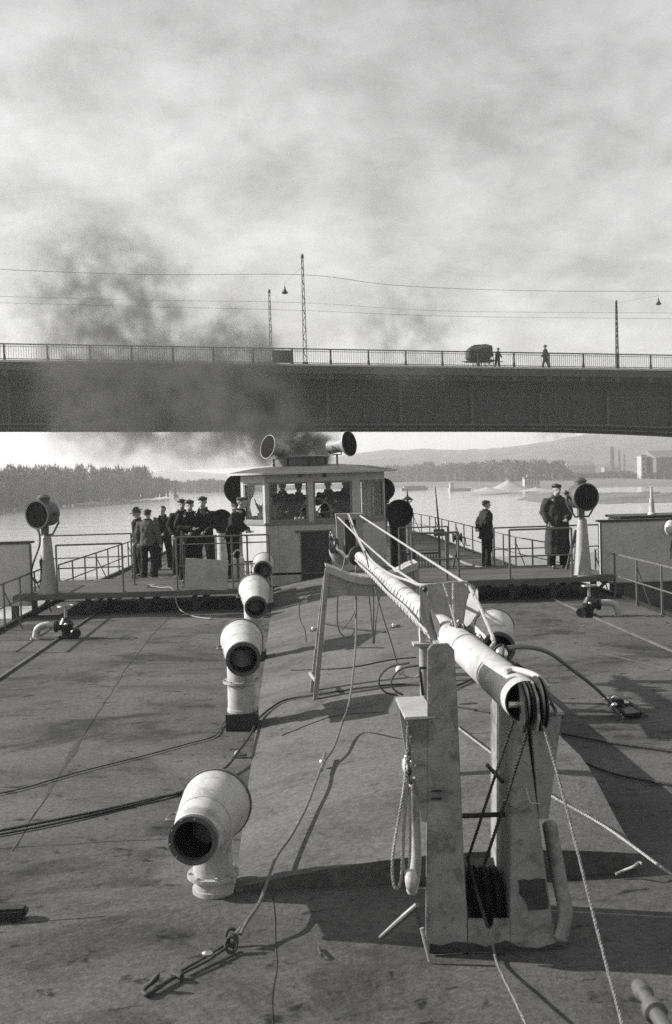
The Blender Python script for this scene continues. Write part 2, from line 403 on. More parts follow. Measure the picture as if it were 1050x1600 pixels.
# town on the right: houses, works, chimneys
def building(px, py, wpx, hpx, d, label, wallm, roof='gable', rows=0, cols=0, name='building', ang=0.0, cat='building', dep=None):
    b = Pd(px, py, d); W = wpx*d/F; H = hpx*d/F; Dp = dep or W*.6; z0 = b.z-2
    t = thing(name, label, cat, (b.x, b.y, z0)); H += 2; Rm = Matrix.Rotation(ang, 3, 'Z')
    mb = MB(); mb.box((0,0,H/2), (W, Dp, H)); mb.v = [tuple(Rm @ Vector(v) + Vector((b.x,b.y,z0))) for v in mb.v]; mb.obj('wall', wallm, t, smooth=0, origin=(b.x,b.y,z0))
    mb = MB(); rh = W*.18 if roof == 'gable' else .5
    if roof == 'gable':
        mb.add([(-W*.53,-Dp*.53,H),(W*.53,-Dp*.53,H),(W*.53,Dp*.53,H),(-W*.53,Dp*.53,H),(-W*.45,0,H+rh),(W*.45,0,H+rh)], [(0,1,5,4),(2,3,4,5),(0,4,3),(1,2,5),(3,2,1,0)])
    else: mb.box((0,0,H+.3), (W*1.03, Dp*1.03, .6))
    mb.v = [tuple(Rm @ Vector(v) + Vector((b.x,b.y,z0))) for v in mb.v]; mb.obj('roof', M_ROOF, t, smooth=0, origin=(b.x,b.y,z0))
    src = None
    for r in range(rows):
        for c in range(cols):
            x = (-.5+(c+.5)/cols)*W; zc = 2 + (H-2)*(r+.5)/rows; ww = W/cols*.45; wh = (H-2)/rows*.5
            if src is None:
                q = MB(); q.box((0,0,0), (ww, .12, wh)); src = q.obj('window', M_WIN, t, smooth=0)
                o = src
            else:
                o = src.copy(); COL.objects.link(o); o.parent = t
            o.location = Rm @ Vector((x, -Dp/2-.03, zc)); o.rotation_euler = (0,0,ang)
    return t
building(1036, 753, 62, 38, 400, 'long tall works building with bright end wall at the right edge', M_HOUSE[2], 'gable', 4, 9, ang=rad(12), dep=16)
building(1003, 753, 8, 40, 396, 'narrow bright end tower of the long works building', M_HOUSE[0], 'flat', 5, 1, dep=5)
building(830, 757, 24, 9, 300, 'small white two storey house on the far bank', M_HOUSE[0], 'flat', 2, 5)
building(828, 748, 10, 5, 301, 'white upper storey block above the small bank house', M_HOUSE[0], 'gable', 1, 2)
building(873, 752, 46, 12, 560, 'long low shed with dark roof on the far bank', M_HOUSE[2], 'gable', 1, 8)
building(905, 744, 44, 17, 620, 'broad hazy factory hall left of the chimneys', M_HOUSE[2], 'gable', 2, 7)
building(955, 746, 26, 15, 600, 'hazy boiler house under the two chimneys', M_HOUSE[1], 'flat', 2, 4)
building(985, 738, 20, 9, 700, 'pale hillside house right of the chimneys', M_HOUSE[0], 'gable', 2, 3)
k = 0
desc = ['pale', 'low', 'broad', 'small', 'tall', 'narrow', 'white walled', 'dull walled', 'wide roofed', 'dark roofed', 'steep roofed', 'squat']
for (x, y, ww, h) in ((612,742,14,6),(640,739,10,6),(664,744,16,5),(690,738,9,6),(716,742,13,6),(745,740,10,5),(770,737,14,6),(802,741,10,6),(780,728,10,5),(700,726,9,4),(860,730,10,5),(925,724,10,5)):
    building(x, y, ww, h, 800-(y-724)*8, '%s hazy house on the hillside %s' % (desc[k], ('behind the far bank trees, right of the wheelhouse' if x < 700 else 'above the far bank, beyond the sand heaps' if x < 840 else 'above the factory hall')), M_HOUSE[k%3], 'gable', 2, 3, name='house', cat='house', ang=rad(k*17%40-20)); k += 1
for (x, yt, yb, d, r, lab) in ((957, 700, 745, 590, 4.0, 'smoking factory chimney, the thicker left one'), (968, 705, 745, 595, 2.2, 'thin factory chimney right of the smoking one'), (976, 712, 745, 600, 1.8, 'short thin chimney, rightmost at the works')):
    a = Pd(x, yb, d); b = Pd(x-1, yt, d); mb = MB(); mb.lathe(a, (0,0,1), [(0, r*.38), (b.z-a.z, r*.27), (b.z-a.z+.3, r*.31), (b.z-a.z+.8, r*.31), (b.z-a.z+.8, .2)], 12)
    tag(mb.obj('factory_chimney', M_BLACK, origin=a), lab, 'chimney')
# boats on the far side
def barge(px, py, wpx, label, m, cabin=True):
    c = G(px, py, WZ); d = (c-CAM).dot(fw); W = wpx*d/F; t = thing('river_barge', label, 'barge', c)
    mb = MB(); hw = W/2; B = 2.2
    mb.add([Vector(p)+c for p in ((-hw,-B,.9),(hw*.86,-B,.9),(hw,0,1.1),(hw*.86,B,.9),(-hw,B,.9),(-hw*.96,-B*.8,-.3),(hw*.8,-B*.8,-.3),(hw*.9,0,-.3),(hw*.8,B*.8,-.3),(-hw*.96,B*.8,-.3))],
           [(0,1,2,3,4),(0,5,6,1),(1,6,7,2),(2,7,8,3),(3,8,9,4),(4,9,5,0)]); mb.obj('hull', m, t, origin=c)
    if cabin:
        mb = MB(); mb.box(c+Vector((-hw*.75,0,1.7)), (W*.16, 2.6, 1.7)); mb.box(c+Vector((-hw*.75,0,2.6)), (W*.19, 3, .15)); mb.obj('cabin', M_HOUSE[0], t, origin=c, smooth=0)
    else:
        mb = MB(); mb.box(c+Vector((0,0,1.25)), (W*.8, 3, .7), taper=(.96,.8)); mb.obj('hatch_cover', m, t, origin=c, smooth=0)
barge(648, 766, 44, 'low pale barge moored on the far bank', M_HOUSE[1], False)
barge(719, 767, 36, 'small white boat with a cabin left of the sand heap', M_HOUSE[0], True)
barge(276, 777, 7, 'tiny pale boat off the tip of the poplar wood', M_HOUSE[0], True)
# ================================================================ ROAD BRIDGE
BA = Pd(0, 537, 65.8); BB = Pd(1050, 555, 76.0)
bd = Vector((BB.x-BA.x, BB.y-BA.y, 0)); BL = bd.length; bu = bd/BL; bn = Vector((-bu.y, bu.x, 0))      # bn points away from the camera
if bn.y < 0: bn = -bn
def rail_z(s): return BA.z + (BB.z-BA.z)*s/BL
def bp(s, off, dz):                     # along the bridge, off = away from the near edge, dz relative to rail top
    q = BA + bu*s + bn*off; return Vector((q.x, q.y, rail_z(s)+dz))
def soffit(s):                          # dz of the girder's lower edge
    p = bp(s, 12.9, -4.0)                # the far girder's edge is the lowest line one sees
    for _ in range(2):
        D = (p-CAM).dot(fw); px = 525 + F*(p-CAM).dot(rt)/D
        y = 673 + max(0, px-760)**2*.00010 + max(0, -px)**2*.00002
        z = Pd(px, y, D).z; p = Vector((p.x, p.y, z))
    return z - rail_z(s)
S0, S1 = -34, 88
bridge = thing('road_bridge', 'dark riveted steel road bridge crossing high over the ship', 'bridge', bp(10, 0, -1.2))
def bobj(mb, name, m, **k): return mb.obj(name, m, bridge, smooth=0, origin=bp(10, 0, -1.2), **k)
BW = 15.0
def sweep(name, o0, o1, d0, d1, m, s0=S0, s1=S1, st=3.0):
    mb = MB(); n = int((s1-s0)/st)+1; vs = []
    for i in range(n+1):
        s = s0+(s1-s0)*i/n
        a = d0(s) if callable(d0) else d0; b = d1(s) if callable(d1) else d1
        vs += [bp(s, o0, a), bp(s, o1, a), bp(s, o1, b), bp(s, o0, b)]
    fs = [(i*4+k, (i+1)*4+k, (i+1)*4+(k+1)%4, i*4+(k+1)%4) for i in range(n) for k in range(4)] + [(0,1,2,3), (n*4+3, n*4+2, n*4+1, n*4)]
    mb.add(vs, fs); return bobj(mb, name, m)
sweep('footway_kerb', -.12, .55, -1.06, -1.20, M_CONC)                 # pale lit top edge
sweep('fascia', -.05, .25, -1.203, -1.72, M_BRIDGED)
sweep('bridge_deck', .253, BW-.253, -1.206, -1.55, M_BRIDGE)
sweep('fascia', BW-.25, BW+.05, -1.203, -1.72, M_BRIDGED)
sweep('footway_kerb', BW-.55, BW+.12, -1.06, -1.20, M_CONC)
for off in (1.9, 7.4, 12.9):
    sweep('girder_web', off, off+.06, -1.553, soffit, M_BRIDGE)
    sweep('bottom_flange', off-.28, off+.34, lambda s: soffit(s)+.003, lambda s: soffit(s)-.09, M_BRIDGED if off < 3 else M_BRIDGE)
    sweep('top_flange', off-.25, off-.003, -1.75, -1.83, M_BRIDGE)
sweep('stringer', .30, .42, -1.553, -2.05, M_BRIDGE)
BAY = 2.76; first = Pd(74, 540, 66.6); s_first = (first-BA).dot(bu)
posts = [s_first + BAY*i for i in range(-13, 32)]
src = {}
def bpart(name, build, s, off, dz, m):
    p = bp(s, off, dz)
    if name not in src:
        mb = MB(); build(mb); o = mb.obj(name, m, bridge, smooth=0); src[name] = o
    else: o = src[name].copy(); COL.objects.link(o); o.parent = bridge
    o.location = p - bp(10, 0, -1.2); o.rotation_euler = (0, 0, math.atan2(bu.y, bu.x)); return o
for i, s in enumerate(posts):
    bpart('railing_post', lambda mb: (mb.box((0,0,-.55), (.10,.10,1.12)), mb.box((0,0,-.9),(.14,.14,.3))), s, .02, 0, M_BRIDGE)
    bpart('bracket', lambda mb: (mb.plate([(-.05,0,0),(-.05,1.82,0),(-.05,1.82,-1.0),(-.05,1.4,-.55),(-.05,0,-.22)], (.1,0,0)), mb.box((0,.05,-.2),(.34,.12,.34))), s, .03, -1.56-.03-.13, M_BRIDGED)
    if i % 2 == 0:
        def stf(mb):
            mb.box((0,0,-1.3), (.12,.24,2.4)); mb.plate([(-.04,-.02,-.1),(-.04,-.75,-.1),(-.04,-.12,-1.0)], (.08,0,0))
        hgt = -soffit(s)-1.85
        mb = MB(); a = bp(s, 1.76, -1.84); 
        mb.bar(bp(s,1.74,-1.84), bp(s,1.74,soffit(s)+.01), .20, .28, upv=bn)
        mb.plate([bp(s-.04,1.6,-1.9), bp(s-.04,1.05,-1.9), bp(s-.04,1.6,-2.9)], bu*.08)
        mb.obj('web_stiffener', M_BRIDGED, bridge, smooth=0, origin=bp(s,1.76,-1.84))
    else:
        mb = MB(); mb.bar(bp(s,1.84,-3.15), bp(s,1.84,soffit(s)+.01), .07, .1, upv=bn)
        mb.bar(bp(s-.02,1.84,soffit(s)+.1), bp(s+.38,1.84,-3.2), .06, .08, upv=bn)
        mb.obj('web_stiffener', M_BRIDGED, bridge, smooth=0, origin=bp(s,1.84,-3.1))
    # cross girders between the main girders
    if i % 2 == 0:
        for o0, o1 in ((2.0, 7.37), (7.5, 12.87)):
            mb = MB(); mb.plate([bp(s,o0,-1.56), bp(s,o1,-1.56), bp(s,o1,-2.9), bp(s,o0,-2.9)], bu*.12); mb.obj('cross_girder', M_BRIDGE, bridge, smooth=0, origin=bp(s,o0,-1.6))
sweep('web_rib', 1.80, 1.897, -3.05, -3.13, M_BRIDGED)
for nm, dz, r in (('top_rail', 0, .045), ('lower_rail', -.98, .03), ('middle_rail', -.16, .018)):
    for off in (.02, BW-.02):
        mb = MB(); mb.tube([bp(S0+i*3.0, off, dz) for i in range(int((S1-S0)/3)+1)], r, 6); bobj(mb, nm, M_BRIDGE)
mb = MB()
for off in (.02, BW-.02):
    s = S0
    while s < S1:
        mb.box(bp(s, off, -.52), (.022, .022, .92)); s += .162
tag(bobj(mb, 'balusters', M_BRIDGE), kind='stuff')
# pole, lamps, wires
def pole(px, ptop, d, dbase, label, off, cat='pole', arm=None):
    s = (Pd(px, 560, d)-BA).dot(bu); b = bp(s, off, -1.07); ztop = Pd(px, ptop, (b-CAM).dot(fw)).z
    mb = MB(); h = ztop-b.z
    t = thing('lamp_pole', label, cat, b)
    # lattice mast of four angles with lacing
    hw = .13
    for sx in (-1, 1):
        for sy in (-1, 1):
            mb.tube([b+Vector((sx*hw,sy*hw,0)), b+Vector((sx*hw*.4,sy*hw*.4,h))], .035, 4)
    n = int(h/.5)
    for i in range(n):
        f0, f1 = i/n, (i+1)/n; k = 1 if i%2 else -1
        for sy in (-1,1): mb.tube([b+Vector((k*hw*(1-.6*f0),sy*hw*(1-.6*f0),h*f0)), b+Vector((-k*hw*(1-.6*f1),sy*hw*(1-.6*f1),h*f1))], .022, 4)
    mb.obj('lattice_shaft', M_BRIDGE, t, smooth=0, origin=b)
    mb = MB(); mb.lathe(b+Vector((0,0,h)), (0,0,1), [(-.02,.12),(.18,.10),(.3,.02)], 8); mb.obj('cap', M_BRIDGE, t, origin=b)
    mb = MB(); mb.box(b+Vector((0,0,.12)), (.4,.4,.24)); mb.obj('base', M_BRIDGE, t, smooth=0, origin=b)
    return b + Vector((0,0,h)), s
P1, s1 = pole(479, 404, 70.5, 0, 'tall lattice tram wire pole on the near side of the bridge', .9)
P2, s2 = pole(426, 458, 83, 0, 'shorter thin pole on the far side, beside the sign board', BW-.9)
P3, s3 = pole(985, 474, 88, 0, 'lamp pole on the far side of the bridge near its right end', BW-.9)
def hang_lamp(px, py, d, label, frm):
    c = Pd(px, py, d); t = thing('street_lamp', label, 'lamp', c)
    mb = MB(); mb.lathe(c+Vector((0,0,-.32)), (0,0,1), [(0,.06),(.05,.22),(.12,.25),(.28,.12),(.42,.08),(.55,.05),(.62,.01)], 12); mb.obj('shade', M_BLACK, t, origin=c)
    mb = MB(); mb.tube([c+Vector((0,0,.28)), c+Vector((0,0,.55))], .015, 5); mb.obj('hanger', M_BLACK, t, origin=c)
    mb = MB(); mb.tube([frm, c+Vector((0,0,.5))], .008, 5)
    tag(mb.obj('span_wire', M_WIRE, origin=frm), 'thin wire holding the street lamp' + label.split('hanging')[1], 'wire')
hang_lamp(445, 453, 76, 'small bell street lamp hanging left of the tall pole', P1-Vector((0,0,.6)))
hang_lamp(1029, 471, 87, 'small bell street lamp hanging right of the end pole', P3)
def wire(pts, label, r=.014):
    rope('overhead_wire', label, pts, r, M_WIRE, cat='wire', n=10, seg=5)
wire([Pd(-300,408,64), Pd(0,421,66), Pd(230,429,68), P1-Vector((0,0,1.2)), Pd(620,446,72), Pd(820,454,75), Pd(1050,455,78), Pd(1300,452,80)], 'highest overhead wire running past the tall pole')
wire([Pd(-300,458,72), Pd(0,463,74), Pd(220,469,76), Pd(470,473,78), Pd(700,486,80), Pd(1050,489,83), Pd(1300,492,86)], 'upper of the two thin tram wires over the bridge', .010)
wire([Pd(-300,466,70), Pd(0,473,72), Pd(220,479,74), Pd(470,485,76), Pd(700,494,78), Pd(1050,498,81), Pd(1300,500,84)], 'lower of the two thin tram wires over the bridge', .010)
# sign board behind the railing
s = (Pd(437,556,72)-BA).dot(bu); mb = MB(); c = bp(s, 1.0, -.45); t = thing('sign_board', 'dark rectangular board standing behind the bridge railing', 'board', bp(s,1.0,-1.06))
mb.bar(bp(s-.75,1.0,-.42), bp(s+.72,1.0,-.42), .06, .86); mb.obj('board', M_BRIDGED, t, smooth=0, origin=bp(s,1,-1.06))
for q in (-.6, .6):
    mb = MB(); mb.bar(bp(s+q,1.06,-1.06), bp(s+q,1.06,-.1), .06, .06, upv=(0,1,0)); mb.obj('leg', M_BRIDGE, t, smooth=0, origin=bp(s,1,-1.06))
# loaded cart
def cart():
    s = (Pd(754,560,74.5)-BA).dot(bu); o = bp(s, 1.6, -1.06); t = thing('loaded_cart', 'handcart piled high with a dark lumpy load on the bridge', 'cart', o)
    W = lambda x, y, z: o + bu*x + bn*y + Vector((0,0,z))
    mb = MB(); mb.bar(W(-1.05,.5,.62), W(.95,.5,.62), 1.0, .12); mb.bar(W(.8,.15,.62), W(1.7,.15,.55), .05, .05); mb.bar(W(-1.05,.2,.62), W(-1.6,.2,.56), .05, .05); mb.obj('bed', M_BRIDGE, t, smooth=0, origin=o)
    mb = MB()
    for q in range(5): mb.bar(W(-.95+q*.45,.02,.66), W(-.95+q*.45,.02,1.05), .05, .05, upv=(0,1,0))
    mb.bar(W(-1,.02,.95), W(.9,.02,.95), .05,.06); mb.obj('side_rack', M_BRIDGE, t, smooth=0, origin=o)
    rr = random.Random(4); mb = MB()
    R, S = 18, 10; vs = []
    for j in range(S+1):
        th = math.pi*j/S
        for i in range(R):
            a = 6.283*i/R; d = Vector((math.sin(th)*math.cos(a), math.sin(th)*math.sin(a), math.cos(th)))
            k = 1+.16*mnoise.noise(d*2.3+Vector((5,1,2)))
            sx = math.copysign(abs(d.x)**.6, d.x); sz = math.copysign(abs(d.z)**.6, d.z)
            vs.append(W(sx*1.08*k - .05, .5+d.y*.62*k, 1.24+sz*.56*k + .12*sx + .06*math.sin(i*1.9)*sz))
    mb.add(vs, [(j*R+i, (j+1)*R+i, (j+1)*R+(i+1)%R, j*R+(i+1)%R) for j in range(S) for i in range(R)]); mb.obj('load', M_RUST, t, origin=o)
    for x in (-.45, .5):
        w2 = MB(); c = W(x, -.06, .38)
        w2.lathe(c-bn*.04, bn, [(0,.38),(.08,.38),(.08,.33),(0,.33)], 18, close=True)
        for q in range(8):
            a = q*math.pi/4; w2.tube([c, c+bu*(.35*math.cos(a))+Vector((0,0,.35*math.sin(a)))], .02, 4)
        w2.obj('wheel', M_BRIDGE, t, origin=c)
cart()
# ================================================================ THE SHIP: hull and deck
V = Vector
outline = [(-5.13,-4),(-5.13,20.8),(-4.9,24.8),(-4.6,31),(-3.9,40),(-2.2,48),(.6,53),(3.6,49.5),(4.9,44),(5.4,38),(5.78,25.1),(6.38,20.4),(6.38,-4)]
mb = MB(); mb.plate([V((x,y,-.12)) for x,y in outline], (0,0,.12)); struct(mb.obj('deck', M_DECK, smooth=0))
DECK = bpy.data.objects['deck']
mb = MB(); n = len(outline)
vs = [V((x,y,-.123)) for x,y in outline] + [V((.6+(x-.6)*.93, y*.985, WZ-.6)) for x,y in outline]
mb.add(vs, [(i,(i+1)%n,(i+1)%n+n,i+n) for i in range(n)]); tag(mb.obj('ship_hull', M_BLACK), 'dark steel hull of the tug under the deck', 'hull')
def dpart(mb, name, m, **k): return mb.obj(name, m, DECK, **k)
# low waterway seams along both sides, margin bar at the deck edge, weld seams between the plates
for a, b in ((V((-4.06,2,0)), V((-3.78,22,0))), (V((5.46,2,0)), V((5.0,21.4,0)))):
    mb = MB(); mb.bar(a+V((0,0,.012)), b+V((0,0,.012)), .055, .03); dpart(mb, 'deck_seam', M_TRUNK, bevel=.006)
for sgn in (0, 1):
    e = [p for p in outline if (p[0] < .6) == (sgn == 0)]
    mb = MB()
    e = sorted(e, key=lambda p: p[1])
    for i in range(len(e)-1): mb.bar(V((*e[i],.03)), V((*e[i+1],.03)), .07, .06)
    dpart(mb, 'deck_edge_bar', M_BLACK, smooth=0)
rr = random.Random(11)
def crack(pts, wd, name='weld_seam', m=None, z=.004):
    P = smoothpts([V((p[0],p[1],0)) for p in pts], 7); mb = MB(); vs = []
    for i, p in enumerate(P):
        t = (P[min(i+1,len(P)-1)]-P[max(i-1,0)]).normalized(); nn = V((-t.y,t.x,0)); ww = wd*max(.10, .35+mnoise.noise(p*1.3)*2.6+mnoise.noise(p*5.1)*1.2)
        q = p + nn*mnoise.noise(p*2.3)*.03
        vs += [q+nn*ww+V((0,0,z-.003)), q+V((0,0,z)), q-nn*ww+V((0,0,z-.003))]
    mb.add(vs, [(i*3+k, (i+1)*3+k, (i+1)*3+k+1, i*3+k+1) for i in range(len(P)-1) for k in range(2)])
    return dpart(mb, name, m or M_RUST)
crack([G(20,1330), G(70,1245), G(120,1165), G(165,1095), G(205,1035), G(240,990), G(275,955), G(300,928)], .02)
crack([G(-20,1448), G(60,1440), G(165,1430)], .006, m=M_GREYD); crack([G(427,1600), G(427,1500), G(426,1400)], .005)
crack([G(-30,1330), G(60,1322), G(260,1312)], .004, m=M_GREYD); crack([G(900,1010), G(1060,1050)], .004, m=M_GREYD)
# ---- raised cambered trunk running to the wheelhouse
YN, YF = 6.15, 23.0; XL, XR = -.42, 2.15
def ztr(x, y=9.0):
    t = (x-XL)/(XR-XL); q = min(1, max(0, (y-YN)/1.3)); q = q*q*(3-2*q)
    return .02 + .10*t + .42*t*(1-t) + .27*q*t**1.5
mb = MB(); K = 14; xs = [XL+(XR-XL)*i/K for i in range(K+1)]; ys = [YN + (YF-YN)*(j/40)**1.6 for j in range(41)]
vs = [V((x, y, ztr(x, y))) for y in ys for x in xs]; W_ = K+1
fs = [(j*W_+i, j*W_+i+1, (j+1)*W_+i+1, (j+1)*W_+i) for j in range(40) for i in range(K)]
mb.add(vs, fs)
mb.add([V((x,YN,z)) for x in xs for z in (ztr(x, YN), 0.001)], [(i*2, i*2+1, i*2+3, i*2+2) for i in range(K)])
for X in (XL, XR): mb.add([V((X, y, z)) for y in ys for z in (ztr(X, y), .001)], [(i*2,i*2+1,i*2+3,i*2+2) for i in range(40)])
trunk = mb.obj('deck_trunk', M_TRUNK, smooth=30); struct(trunk)
def T(px, py):                       # point on the trunk top for a sight line
    z = .2
    for _ in range(12): p = G(px, py, z); z = ztr(min(max(p.x, XL), XR), p.y)
    return p
def TD(px, py, lift=.0):             # trunk or deck, whichever is there
    p = T(px, py)
    if XL < p.x < XR and p.y > YN: return p + V((0,0,lift))
    return G(px, py, 0) + V((0,0,lift))
for pts in (((492,870+50),(470,940),(468,965),(476,985),(478,1003)), ((440,1150),(520,1120),(600,1113))):
    P = [T(*p)+V((0,0,.003)) for p in pts]; mb = MB(); mb.tube(smoothpts(P,6), .006, 4); mb.obj('paint_crack', M_RUST, trunk)
mb = MB(); mb.bar(V((XL+.03,YN-.01,ztr(XL)-.01)), V((XL+.03,YF,ztr(XL)-.01)), .05, .02); mb.obj('lit_edge_strip', mat('lit_edge_paint', .15, .7, vary=.2, scale=4, stain=.3), trunk, bevel=.004)  # lighter strip paints the sunlit sliver of the trunk's side
# ================================================================ CROSS WALKWAY
PZ = .43; PY0, PY1 = 19.1, 21.65
wk = thing('cross_walkway', 'raised plank walkway crossing the deck in front of the wheelhouse', 'walkway', (0.6, 20, 0))
def wobj(mb, name, m, **k): return mb.obj(name, m, wk, origin=(0.6,20,0), **k)
M_WALK = mat('walkway_paint', .085, .8, vary=.22, scale=1.5, stain=-.2, bump=.3, spec=.2)
for xa, xb in ((-5.3,-.52),(2.3,6.25)):
    n = 9; 
    for i in range(n):
        y0 = PY0 + (PY1-PY0)*i/n; y1 = PY0 + (PY1-PY0)*(i+1)/n - .008
        mb = MB(); mb.box(((xa+xb)/2, (y0+y1)/2, PZ-.02+rr.uniform(-.003,.002)), (xb-xa, y1-y0, .04)); wobj(mb, 'plank', M_WALK, smooth=0)
    for y in (PY0-.025, PY1+.025):
        mb = MB(); mb.box(((xa+xb)/2, y, PZ-.05), (xb-xa+.02, .045, .10)); wobj(mb, 'edge_beam', M_GREYD, bevel=.006)
    for q in range(5):
        x = xa + .35 + (xb-xa-.7)*q/4
        for y in (PY0+.15, PY1-.15):
            if x < -5.1 or x > 6.3: continue
            mb = MB(); mb.box((x, y, .165), (.09,.09,.33)); mb.bar((x, y, .05), (x+.28, y, .32), .05, .05); wobj(mb, 'support', M_BLACK, smooth=0)
    mb = MB(); mb.box(((xa+xb)/2, PY0+.15, PZ-.075), (xb-xa-.1, .12, .07)); mb.box(((xa+xb)/2, PY1-.15, PZ-.075), (xb-xa-.1, .12, .07)); wobj(mb, 'cross_bearer', M_BLACK, smooth=0)
# ================================================================ RAILINGS
def railing(label, pts, H, rails, spacing=1.2, r=.022, tops=None, m=None, name='railing', braces=0, ends=True, group=None):
    m = m or M_RAIL; pts = [V(p) for p in pts]; t = thing(name, label, 'railing', pts[0], group)
    P = [pts[0]]
    for i in range(len(pts)-1):
        d = pts[i+1]-pts[i]; q = max(1, round(d.length/spacing))
        P += [pts[i]+d*(j/q) for j in range(1, q+1)]
    for i, p in enumerate(P):
        mb = MB(); mb.tube([p, p+V((0,0,H))], r, 6); mb.lathe(p, (0,0,1), [(0,r*2.2),(.02,r*2.2),(.021,r)], 8); mb.obj('post', m, t, origin=pts[0])
        if braces and i % braces == 0 and 0 < i:
            mb = MB(); mb.tube([p+V((0,0,H*.85)), p+V((.28*(1 if p.x > 0 else 1),0.1,0))], r*.7, 5); mb.obj('brace', m, t, origin=pts[0])
    for h in rails:
        mb = MB(); mb.tube([p+V((0,0,H*h)) for p in pts], r*(.9 if h > .9 else .7), 6); mb.obj('rail', m, t, origin=pts[0])
    return t
def ship_edge(side, y):
    e = sorted([p for p in outline if (p[0] < .6) == (side < 0)], key=lambda p: p[1])
    for i in range(len(e)-1):
        if e[i][1] <= y <= e[i+1][1]:
            k = (y-e[i][1])/max(1e-6, e[i+1][1]-e[i][1]); return V((e[i][0]+(e[i+1][0]-e[i][0])*k, y, 0))
    return V((*e[-1], 0))
def edge_pts(side, ys): return [ship_edge(side, y)+V((-side*.07,0,0)) for y in ys]
railing('thin steel railing along the left deck edge behind the grey side screen', edge_pts(-1, (15.5, 20.8)), .82, (.5, 1), 1.05, .02, braces=2)
railing('long railing running up the left deck edge toward the bow', edge_pts(-1, (21.6, 24.8, 31, 40, 47)), .78, (.5, 1), 1.25, .02, braces=3)
railing('thin steel railing along the right deck edge below the grey side screen', edge_pts(1, (13, 20.4)), .85, (.5, 1), 1.25, .02, braces=2)
railing('long railing curving up the right deck edge toward the bow', edge_pts(1, (21.6, 25.1, 38, 44, 49)), .82, (.5, 1), 1.35, .02, braces=3)
def Z(px, py, Y): return Py(px, py, Y).z
X_ = lambda px, Y: Py(px, 850, Y).x
# left walkway rails
railing('low railing along the front of the walkway, between left searchlight and group of men', [V((X_(88,19.25),19.2,PZ)), V((X_(191,19.25),19.2,PZ))], Z(190,849,19.2)-PZ, (.52, 1), 3.0, .02)
railing('railing along the back edge of the left walkway behind the searchlight', [V((-5.2,21.6,PZ)), V((X_(205,21.6),21.6,PZ))], .98, (.5, 1), 3.2, .018)
railing('short railing post pair beside the men on the left walkway', [V((X_(208,20.4),20.4,PZ)), V((X_(210,21.5),21.5,PZ))], .78, (1,), 3, .02)
railing('walkway railing behind the white board, left of the wheelhouse', [V((X_(275,19.2),19.2,PZ)), V((X_(362,19.2),19.2,PZ)), V((X_(386,19.2),19.2,PZ)), V((X_(420,19.2),19.2,PZ))], Z(330,838,19.2)-PZ, (.45, .86, 1), 2.0, .019)
railing('thick dark railing post beside the men at the white board', [V((X_(287,19.5),19.5,PZ)), V((X_(289,21.2),21.2,PZ))], .82, (1,), 3, .035, m=M_BLACK)
railing('walkway railing between wheelhouse and the man with hands behind his back', [V((2.35,19.3,PZ)), V((X_(697,19.3),19.3,PZ)), V((X_(716,19.3),19.3,PZ))], Z(700,832,19.3)-PZ, (.45, 1), 1.1, .024)
railing('walkway railing at the back edge right of the wheelhouse', [V((2.35,21.6,PZ)), V((X_(700,21.6),21.6,PZ))], .92, (.45, 1), 1.2, .018)
railing('walkway railing in front of the man in the long overcoat', [V((X_(795,19.25),19.2,PZ)), V((X_(893,19.2),19.2,PZ))], Z(795,828,19.2)-PZ, (.45, 1), 3, .022)
railing('high back railing from the standing man to the right searchlight', [V((X_(772,21.6),21.6,PZ)), V((X_(936,21.6),21.6,PZ))], Z(800,824,21.6)-PZ, (.45, 1), 3.2, .02)
# white board hung on the rail
def poly_thing(name, label, cat, pxs, Y, thick, m, bevel=.006, extra=None):
    P = [Py(x, y, Y) for x, y in pxs]; mb = MB(); mb.plate(P, (0,thick,0)); o = mb.obj(name, m, bevel=bevel, origin=P[0]); tag(o, label, cat); return o
poly_thing('canvas_board', 'pale rectangular board leaning on the walkway railing below the men', 'board', [(290,872),(357,876),(355,923),(288,920)], 19.05, .04, M_GREYL)
# ================================================================ SIDE SCREENS (sponson boxes outboard of the walkway)
def screen(label, pxs, Y, xo, lipx):
    P = [Py(x, y, Y) for x, y in pxs]; z1 = P[0].z; z0 = P[1].z; x0 = P[0].x; xe = x0+xo; lo, hi = min(x0,xe), max(x0,xe)
    o = V(((lo+hi)/2, Y, z0)); t = thing('side_screen', label, 'screen', o)
    mb = MB(); mb.box(((lo+hi)/2, Y+.06, (z0+z1)/2), (hi-lo, .12, z1-z0)); mb.obj('body', M_PANEL, t, bevel=.02, origin=o)
    mb = MB(); mb.box(((lo+hi)/2, Y+.06, z1+.022), (hi-lo+.1, .2, .04)); mb.obj('top_plate', M_BLACK, t, bevel=.008, origin=o)
    for q in (.12, .88):
        for yy in (.06,):
            mb = MB(); mb.bar((lo+(hi-lo)*q, Y+yy, z0), (lo+(hi-lo)*q, Y+yy, WZ+1.8), .12, .12, upv=(0,1,0)); mb.obj('leg', M_BLACK, t, smooth=0, origin=o)
    mb = MB(); mb.box(((lo+hi)/2, Y+.9, -.35), (hi-lo+1.2, 1.9, .12)); mb.obj('sponson_shelf', M_GREYD, t, smooth=0, origin=o)
    mb = MB()
    for q in range(4): mb.bar((lo+(hi-lo)*q/3, Y-.014, z0+.03), (lo+(hi-lo)*q/3, Y-.014, z1-.02), .03, .02, upv=(0,1,0)) if q in (0,3) else None
    mb.obj('edge_strip', M_GREYD, t, smooth=0, origin=o)
    return lo, hi, z1
screen('tall grey upright side screen at the left edge, behind the railing', [(47,849),(47,947)], 19.4, -2.9, 0)
